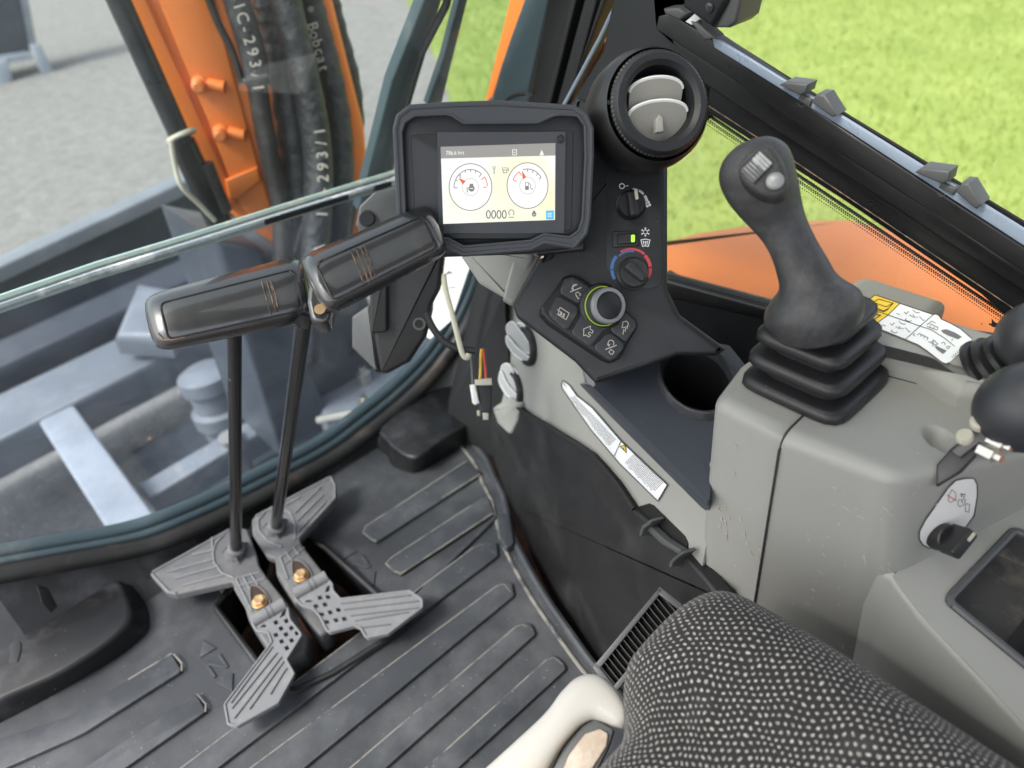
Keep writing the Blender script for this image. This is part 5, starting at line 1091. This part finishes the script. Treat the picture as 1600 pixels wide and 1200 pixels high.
# joystick
JC = np.array([.636, .286, ZT])
t = thing('joystick', 'black pistol grip joystick with stepped rubber bellows on the taupe console', 'joystick', JC)
def sqring(c, h, e=6.5, n=48, tilt=np.zeros(3)):
    R = []
    for k in range(n):
        a = 2*math.pi*k/n; ca, sa = math.cos(a), math.sin(a); r = (abs(ca)**e+abs(sa)**e)**(-1/e)
        R.append(c+np.array([h*r*ca, h*r*sa, 0])+tilt*(r*sa))
    return R
mb = MB(); rings = []
lean = np.array([.010, .012, 0])
zs = [0, .0265, .052, .0755]; hs = [.0600, .0555, .0500, .0445]
for k in range(4):
    c = JC+np.array([.0, .0, zs[k]])+lean*(zs[k]/.09); h = hs[k]; th = .0145
    nx = hs[k+1]-.013 if k < 3 else .030
    rings += [sqring(c+np.array([0, 0, 0.0]), h-.003), sqring(c+np.array([0, 0, .003]), h), sqring(c+np.array([0, 0, th-.005]), h-.0005), sqring(c+np.array([0, 0, th-.001]), h-.0035), sqring(c+np.array([0, 0, th]), h-.007), sqring(c+np.array([0, 0, th+.001]), nx-.002), sqring(c+np.array([0, 0, th+.0095]), nx-.002)]
loft(mb, rings, True, True); obj('bellows', mb, M['boot'], t, sharp=60)
prof = [(1274, 512, 62, .748), (1273, 502, 70, .744), (1271, 488, 75, .741), (1268, 472, 72, .738), (1264, 456, 58, .735), (1261, 440, 44, .733), (1254, 420, 40, .731), (1240, 388, 36, .729), (1226, 360, 37, .727), (1213, 336, 43, .725), (1201, 312, 51, .722), (1190, 290, 56.5, .719), (1182, 270, 58.5, .716), (1176, 252, 56, .713), (1171, 238, 47, .711), (1168, 228, 34, .709), (1166, 222, 16, .708)]
CEN = [dep(u, v, d) for u, v, _, d in prof]; rings = []
for i, (u, v, hw, d) in enumerate(prof):
    tg = _n(CEN[min(i+1, len(CEN)-1)]-CEN[max(i-1, 0)]) if i < 13 else _n(CEN[13]-CEN[11])
    sx_ = _n(np.cross(tg, back)); fy_ = _n(np.cross(sx_, tg)); R = hw*d/FPX
    rings.append([CEN[i]+R*math.cos(a)*sx_+R*(.92 if i < 6 else .80)*math.sin(a)*fy_ for a in (2*math.pi*k/40 for k in range(40))])
rings = [list(r) for r in zip(*[catmull(list(c), 3) for c in zip(*rings)])]
mb = MB(); loft(mb, rings, True, True); obj('grip', mb, M['joy'], t, sharp=80)
TH = PL(dep(1198, 274, .716-.040), -_n(ray(1198, 274))*1.0+up*.28-right*.0)
def pj(p): return zp(p, 1080, 180, 5)
fo = pj([(370, 395), (430, 300), (520, 240), (610, 225), (680, 290), (735, 400), (760, 520), (735, 610), (660, 645), (560, 630), (460, 570), (390, 490)])
obj('thumb_face', S(TH, catmull(fo, 4, True), .022, .006, off=.006), M['joy'], t, sharp=60)
obj('roller_slot', S(TH, pj([(362, 420), (535, 255), (650, 360), (495, 540)]), .001, 0, r=2, off=.0066), M['ink'], t)
rl = obj('thumb_roller', S(TH, pj([(384, 428), (540, 280), (636, 372), (488, 528)]), .008, .0015, r=2, off=.0095), M['silver'], t)
for k in range(7):
    f = (k+.5)/7; a = np.array([384, 428])*(1-f)+np.array([540, 280])*f; b = np.array([488, 528])*(1-f)+np.array([636, 372])*f
    mb = MB(); tube(mb, [TH.at(*pj([tuple(a)])[0], .0098), TH.at(*pj([tuple(b)])[0], .0098)], .0010, 6); obj('roller_ridge', mb, M['ventg'] if k > 3 else M['clip'], rl)
obj('button_well', flat(TH, [disc(pj([(650, 530)])[0], 17.5, 24)], .0068), M['ink'], t, smooth=False)
mb = MB(); lathe(mb, TH.at(*pj([(655, 518)])[0], .007), TH.n, [(.0078, 0), (.0078, .002), (.0064, .0036), (.0035, .0044), (0, .0046)], 28); obj('thumb_button', mb, M['silver'], t)
for (u, v) in ((1245, 340), (1272, 408)):
    mb = MB(); lathe(mb, dep(u-6, v, .690+(.0 if v < 380 else .0)), back*.8+right*.5, [(.008, 0), (.006, .0008), (0, .001)], 20)

# ball levers at the right edge
def ball_lever(label, bc, br, bd, boot, grp):
    t = thing('ball_lever', label, 'control lever', dep(*boot[0][:2], boot[0][3]), grp)
    c = dep(*bc, bd); R = br*bd/FPX; a = dep(*boot[-1][:2], boot[-1][3]); ax = _n(c-a)
    mb = MB(); lathe(mb, c, ax, [(R*math.sin(q)*(1.0), -R*1.12*math.cos(q)) for q in np.linspace(.0, math.pi, 26)], 36); obj('ball_knob', mb, M['knobball'], t)
    return t, c, ax
BL1 = [(1538, 584, 48, .765), (1545, 580, 46, .760), (1560, 571, 42, .752), (1580, 560, 36, .742), (1605, 545, 28, .730)]
tb1, c1_, ax1 = ball_lever('upper ball knob lever with ribbed rubber boot at the right edge', (1618, 528), 56, .710, BL1, 'black ball ended levers on the console')
mb = MB(); rings = []; pts = [dep(u, v, d) for u, v, _, d in BL1]; axb = _n(pts[-1]-pts[0]); xb, yb_, _d = _basis(axb)
for k in range(5):
    c = pts[0]+(pts[-1]-pts[0])*k/4.4; r = [.036, .033, .029, .026, .022][k]
    for dr, h in ((-.004, 0), (0, .002), (0, .007), (-.004, .009), (-.007, .0095)): rings.append([c+axb*h+(r+dr)*(math.cos(a)*xb+math.sin(a)*yb_) for a in (2*math.pi*j/32 for j in range(32))])
loft(mb, rings, True, True); obj('lever_boot', mb, M['boot'], tb1, sharp=60)
mb = MB(); tube(mb, [pts[-1], c1_], .016, 14); obj('lever_neck', mb, M['knobball'], tb1)
tb2, c2_, ax2_ = ball_lever('lower ball knob lever with bare plated linkage in a console slot', (1606, 636), 70, .655, [(1478, 745, 10, .69), (1545, 665, 10, .675)], 'black ball ended levers on the console')
lk = PL(dep(1510, 700, .672), -_n(ray(1510, 700))+np.array([-.2, .1, .2]))
obj('slot_plate', S(lk, [(1463, 726), (1486, 700), (1560, 640), (1570, 664), (1500, 738), (1463, 760)], .012, .002, off=-.006), M['rail'], tb2)
obj('lever_plate', S(lk, [(1486, 706), (1500, 690), (1548, 648), (1572, 660), (1580, 684), (1552, 700), (1530, 692), (1500, 716)], .006, .001, off=.002), M['gloss'], tb2)
for (u, v, r) in ((1508, 686, .0075), (1532, 664, .0085)):
    mb = MB(); lathe(mb, lk.at(u, v, -.002), up*.6+right*-.4+back*.6, [(r, 0), (r, .006), (r*.8, .008), (0, .008)], 14); obj('washer', mb, M['cream'], tb2)
for (u, v, r) in ((1542, 706, .0075), (1556, 690, .006)):
    mb = MB(); lathe(mb, lk.at(u, v, .0), lk.n*.6+right*.6-up*.3, [(r, -.006), (r, .008), (r*.6, .009), (r*.6, .014), (0, .014)], 6); obj('lock_nut', mb, M['steel'], tb2)

# rotary switch with decal on the knob face
ra_, rb_ = wring(.10, 0, 0, 0), wring(.40, 0, 0, 0); kn_ = np.cross(rb_[44]-ra_[44], ra_[45]-ra_[43]); KF = PL((ra_[44]+rb_[44])/2, kn_); KF = PL(KF.o+KF.n*.0065, KF.n)
t = thing('rotary_switch', 'black rotary switch on a white pictogram plate on the console', 'rotary switch', KF.at(1475, 835))
def pr(p): return zp(p, 1300, 700, 3.333)
dec = pr([(450, 470), (452, 430), (480, 375), (600, 205), (640, 165), (690, 154), (735, 154), (752, 185), (752, 250), (735, 350), (640, 480), (540, 515), (500, 518), (468, 500)])
def onk(u, v, e):
    d = ray(u, v); h = BV.ray_cast(Vector(EYE), Vector(d))
    if h[0] is None: return KF.at(u, v, e)
    n_ = np.array(h[1]); n_ = n_ if n_.dot(d) < 0 else -n_; return np.array(h[0])+n_*e
q = rnd(dec, 3); cx_, cy_ = 1476, 812; mb = MB()
loft(mb, [[onk(cx_+(u-cx_)*k, cy_+(v-cy_)*k, .0008) for u, v in q] for k in (1, .85, .7, .55, .4, .25, .1, .01)], False, True); obj('decal_plate', mb, M['white'], t)
def wrap(geos, e):
    mb = MB()
    for V_, F_ in geos: mb.add([onk(u, v, e) for u, v in V_], F_)
    return mb
def fine(pts, k=4): return [tuple(np.array(a)+(np.array(b)-np.array(a))*i/k) for a, b in zip(pts, pts[1:]+pts[:1]) for i in range(k)]
g = [stroke(fine(q, 2), 1.6, True)]
for q_ in ([(600, 270), (605, 240), (620, 212), (640, 230), (640, 260), (615, 280)], [(650, 290), (655, 265), (690, 265), (685, 290), (660, 302)], [(690, 300), (695, 285), (712, 290), (708, 330), (690, 325)]): g.append(stroke(pr(q_), .8, True))
for q_ in ([(672, 240), (668, 250)], [(684, 245), (680, 258)], [(670, 270), (675, 282)], [(664, 236), (690, 238)]): g.append(stroke(pr(q_), 1.5))
obj('pictogram', wrap(g, .0012), M['ink'], t, smooth=False)
obj('cross_out', wrap([stroke(pr([(594, 240), (642, 270)]), 1.5)], .0014), M['red'], t, smooth=False)
KF = PL(onk(1475, 835, 0), KF.n)
ko = KF.at(1466, 836, .0); kt = KF.at(1500, 848, .026); ka = _n(kt-ko); KL = np.linalg.norm(kt-ko)
obj('switch_body', lathe(MB(), ko, ka, [(.0150, 0), (.0150, .004), (.0142, .006), (.0138, KL*.55), (.0125, KL*.60), (0, KL*.60)], 32), M['soft'], t)
gd = KF.at(1530, 812)-KF.at(1470, 866); gd = _n(gd-gd.dot(ka)*ka); gn = np.cross(ka, gd); o_ = ko+ka*KL*1.22
P = [o_+gd*a+gn*b for a, b in rnd([(-.0150, -.0062), (.0155, -.0062), (.0155, .0062), (-.0150, .0062)], .003, 3)]
mb = MB(); slab3(mb, P, ka, KL*.75, .0018); obj('switch_wing', mb, M['soft'], t)
P = [o_+ka*.0006+gd*a+gn*b for a, b in rnd([(.0045, -.0018), (.0145, -.0018), (.0145, .0018), (.0045, .0018)], .0012, 3)]
mb = MB(); slab3(mb, P, ka, .0005); obj('pointer', mb, M['cream'], t)

# ================================================================== SEAT
def fabric():
    m = bpy.data.materials.new('dotted_fabric'); m.use_nodes = True; N = m.node_tree.nodes; L = m.node_tree.links; b = N['Principled BSDF']
    uv = N.new('ShaderNodeUVMap'); uv.uv_map = 'UVMap'
    nz = N.new('ShaderNodeTexNoise'); nz.inputs['Scale'].default_value = 22; nz.inputs['Detail'].default_value = 2; L.new(uv.outputs[0], nz.inputs['Vector'])
    nz2 = N.new('ShaderNodeTexNoise'); nz2.inputs['Scale'].default_value = 260; nz2.inputs['Detail'].default_value = 1; L.new(uv.outputs[0], nz2.inputs['Vector'])
    def vm(op, a, c=None, s=None):
        x = N.new('ShaderNodeVectorMath'); x.operation = op; L.new(a, x.inputs[0])
        if c is not None:
            if isinstance(c, tuple): x.inputs[1].default_value = c
            else: L.new(c, x.inputs[1])
        if s is not None: x.inputs['Scale'].default_value = s
        return x.outputs[0]
    def mt(op, a, c=0.):
        x = N.new('ShaderNodeMath'); x.operation = op
        for i, k in ((0, a), (1, c)):
            if isinstance(k, (int, float)): x.inputs[i].default_value = k
            else: L.new(k, x.inputs[i])
        return x.outputs[0]
    d1 = vm('SCALE', vm('SUBTRACT', nz.outputs[1], (.5, .5, .5)), s=.016)
    d2 = vm('SCALE', vm('SUBTRACT', nz2.outputs[1], (.5, .5, .5)), s=.0026)
    p = vm('ADD', vm('ADD', uv.outputs[0], d1), d2); sep = N.new('ShaderNodeSeparateXYZ'); L.new(p, sep.inputs[0])
    PX_, PY_ = .0070, .0053
    v = mt('DIVIDE', sep.outputs[1], PY_); row = mt('FLOOR', v); odd = mt('MODULO', mt('ABSOLUTE', row), 2.)
    u = mt('ADD', mt('DIVIDE', sep.outputs[0], PX_), mt('MULTIPLY', odd, .5))
    fu = mt('SUBTRACT', mt('FRACT', u), .5); fv = mt('SUBTRACT', mt('FRACT', v), .5)
    ds = mt('SQRT', mt('ADD', mt('POWER', mt('MULTIPLY', fu, PX_/PY_), 2.), mt('POWER', fv, 2.)))
    r = N.new('ShaderNodeMapRange'); r.inputs['From Min'].default_value = .31; r.inputs['From Max'].default_value = .17; L.new(ds, r.inputs['Value'])
    # broken weave inside each dot, worn patches
    nz3 = N.new('ShaderNodeTexNoise'); nz3.inputs['Scale'].default_value = 700; L.new(uv.outputs[0], nz3.inputs['Vector'])
    rr = N.new('ShaderNodeMapRange'); rr.inputs['From Min'].default_value = .32; rr.inputs['From Max'].default_value = .52; L.new(nz3.outputs[0], rr.inputs['Value'])
    k = mt('MULTIPLY', r.outputs[0], rr.outputs[0])
    wv = N.new('ShaderNodeTexNoise'); wv.inputs['Scale'].default_value = 14; wv.inputs['Detail'].default_value = 6; L.new(uv.outputs[0], wv.inputs['Vector'])
    wr = N.new('ShaderNodeMapRange'); wr.inputs['From Min'].default_value = .60; wr.inputs['From Max'].default_value = .75; wr.inputs['To Max'].default_value = .35; L.new(wv.outputs[0], wr.inputs['Value'])
    a = N.new('ShaderNodeMix'); a.data_type = 'RGBA'; a.inputs[6].default_value = (.026, .025, .025, 1); a.inputs[7].default_value = (.09, .085, .08, 1); L.new(wr.outputs[0], a.inputs['Factor'])
    c = N.new('ShaderNodeMix'); c.data_type = 'RGBA'; c.inputs[7].default_value = (.48, .455, .41, 1); L.new(a.outputs[2], c.inputs[6]); L.new(k, c.inputs['Factor'])
    L.new(c.outputs[2], b.inputs['Base Color']); b.inputs['Roughness'].default_value = .9; b.inputs['Specular IOR Level'].default_value = .2; b.inputs['Sheen Weight'].default_value = .15
    bp_ = N.new('ShaderNodeBump'); bp_.inputs['Strength'].default_value = .5; bp_.inputs['Distance'].default_value = .001; L.new(mt('ADD', r.outputs[0], mt('MULTIPLY', nz3.outputs[0], .6)), bp_.inputs['Height']); L.new(bp_.outputs[0], b.inputs['Normal'])
    return m
M['fabric'] = fabric()
SXC, SYC, SZ = .202, -.030, .520; HX, HY = .262, .312
t = thing('seat', 'dark seat cushion in fabric dotted with off white spots', 'seat', (SXC, SYC, .3))
def edge_prof(s, h, r):
    """arc length along a rounded edge -> (offset from centre, drop)"""
    sg = -1 if s < 0 else 1; a = abs(s); L = h-r
    if a <= L: return s, 0.012*(a/L)**2*0
    q = (a-L)/r
    if q <= math.pi/2: return sg*(L+r*math.sin(q)), r*(1-math.cos(q))
    return sg*(h-.18*(a-L-r*math.pi/2)), r+(a-L-r*math.pi/2)
r_ = .072; SS = HX-r_+r_*math.pi/2+.07; ST = HY-r_+r_*math.pi/2+.07; NS = 96
V = []; UV = []; F = []
for i in range(NS+1):
    for j in range(NS+1):
        s = -SS+2*SS*i/NS; q = -ST+2*ST*j/NS
        x, dx = edge_prof(s, HX, r_); y, dy = edge_prof(q, HY, r_)
        a, b = x/HX, y/HY; k = .26
        X = x*math.sqrt(max(0, 1-k*b**4*.5)); Y = y*math.sqrt(max(0, 1-k*a**4*.5))
        front = max(0, b)**3; sm = min(1, max(0, (abs(a)-.18)/.34)); sm = sm*sm*(3-2*sm); Y -= front*.052*(1-sm)
        drop = (dx**2.2+dy**2.2)**(1/2.2)
        dish = .020*math.exp(-(a/.55)**4)*(1-max(0, b)**2*.6); bol = .016*math.exp(-((abs(a)-.76)/.22)**2)
        V.append((SXC+X, SYC+Y, SZ-drop-dish+bol)); UV.append((s, q))
for i in range(NS):
    for j in range(NS): o_ = i*(NS+1)+j; F.append((o_, o_+NS+1, o_+NS+2, o_+1))
mb = MB(); mb.v = V; mb.f = F; so_ = obj('cushion', mb, M['fabric'], t, sharp=180)
lay = so_.data.uv_layers.new(name='UVMap')
for lp_ in so_.data.loops: lay.data[lp_.index].uv = UV[lp_.vertex_index]
mb = MB(); box(mb, SXC-.22, SXC+.22, SYC-.27, SYC+.23, .02, .40, .03); obj('seat_base', mb, M['soft'], t)
# seat adjuster bar
t = thing('seat_bar', 'off white moulded seat adjusting handle beside the seat cushion', 'seat handle', dep(900, 1130, .74))
HB = PL(dep(890, 1130, .76), -_n(ray(890, 1130))+np.array([-.1, .1, .25]))
o1 = catmull([(600, 1360), (680, 1272), (770, 1190), (848, 1118), (876, 1082), (902, 1058), (934, 1054), (962, 1076), (980, 1106), (981, 1130)], 5)
o2 = catmull([(760, 1400), (810, 1300), (850, 1220), (876, 1172), (900, 1142), (914, 1130), (928, 1125), (944, 1129), (958, 1135), (974, 1139)], 5)
rings = []
for k, (pa, pb_) in enumerate(zip(o1, o2)):
    f = k/(len(o1)-1); th = .014*(1-max(0, (f-.8)/.2)**4*.7); R0 = []
    for j in range(28):
        q = 2*math.pi*j/28; ca, sa = math.cos(q), math.sin(q); rr = (abs(ca)**3+abs(sa)**3)**(-1/3)
        p = (pa+pb_)/2+(pa-pb_)/2*rr*ca; R0.append(HB.at(p[0], p[1], th*rr*sa-.012))
    rings.append(R0)
obj('handle_body', loft(MB(), rings, True, True), M['handle'], t, sharp=70)
g = []
rr = random.Random(4)
for i in range(5):
    for j in range(4): g.append(disc((930+9*i-3*j+rr.random(), 1078+8*j+5*i+rr.random()), .9, 6))
obj('grip_dimples', flat(HB, g, .0022), M['bronze'], t, kind='stuff', smooth=False)
obj('handle_recess', S(HB, rnd([(862, 1200), (878, 1165), (906, 1134), (930, 1121), (960, 1140), (950, 1170), (915, 1240), (840, 1280)], 6), .01, .002, off=-.012), M['clip'], t)
obj('handle_inset', S(HB, rnd([(874, 1215), (888, 1180), (914, 1146), (938, 1138), (951, 1146), (948, 1166), (920, 1210), (890, 1250)], 8), .008, .002, off=-.009), M['bronze'], t)
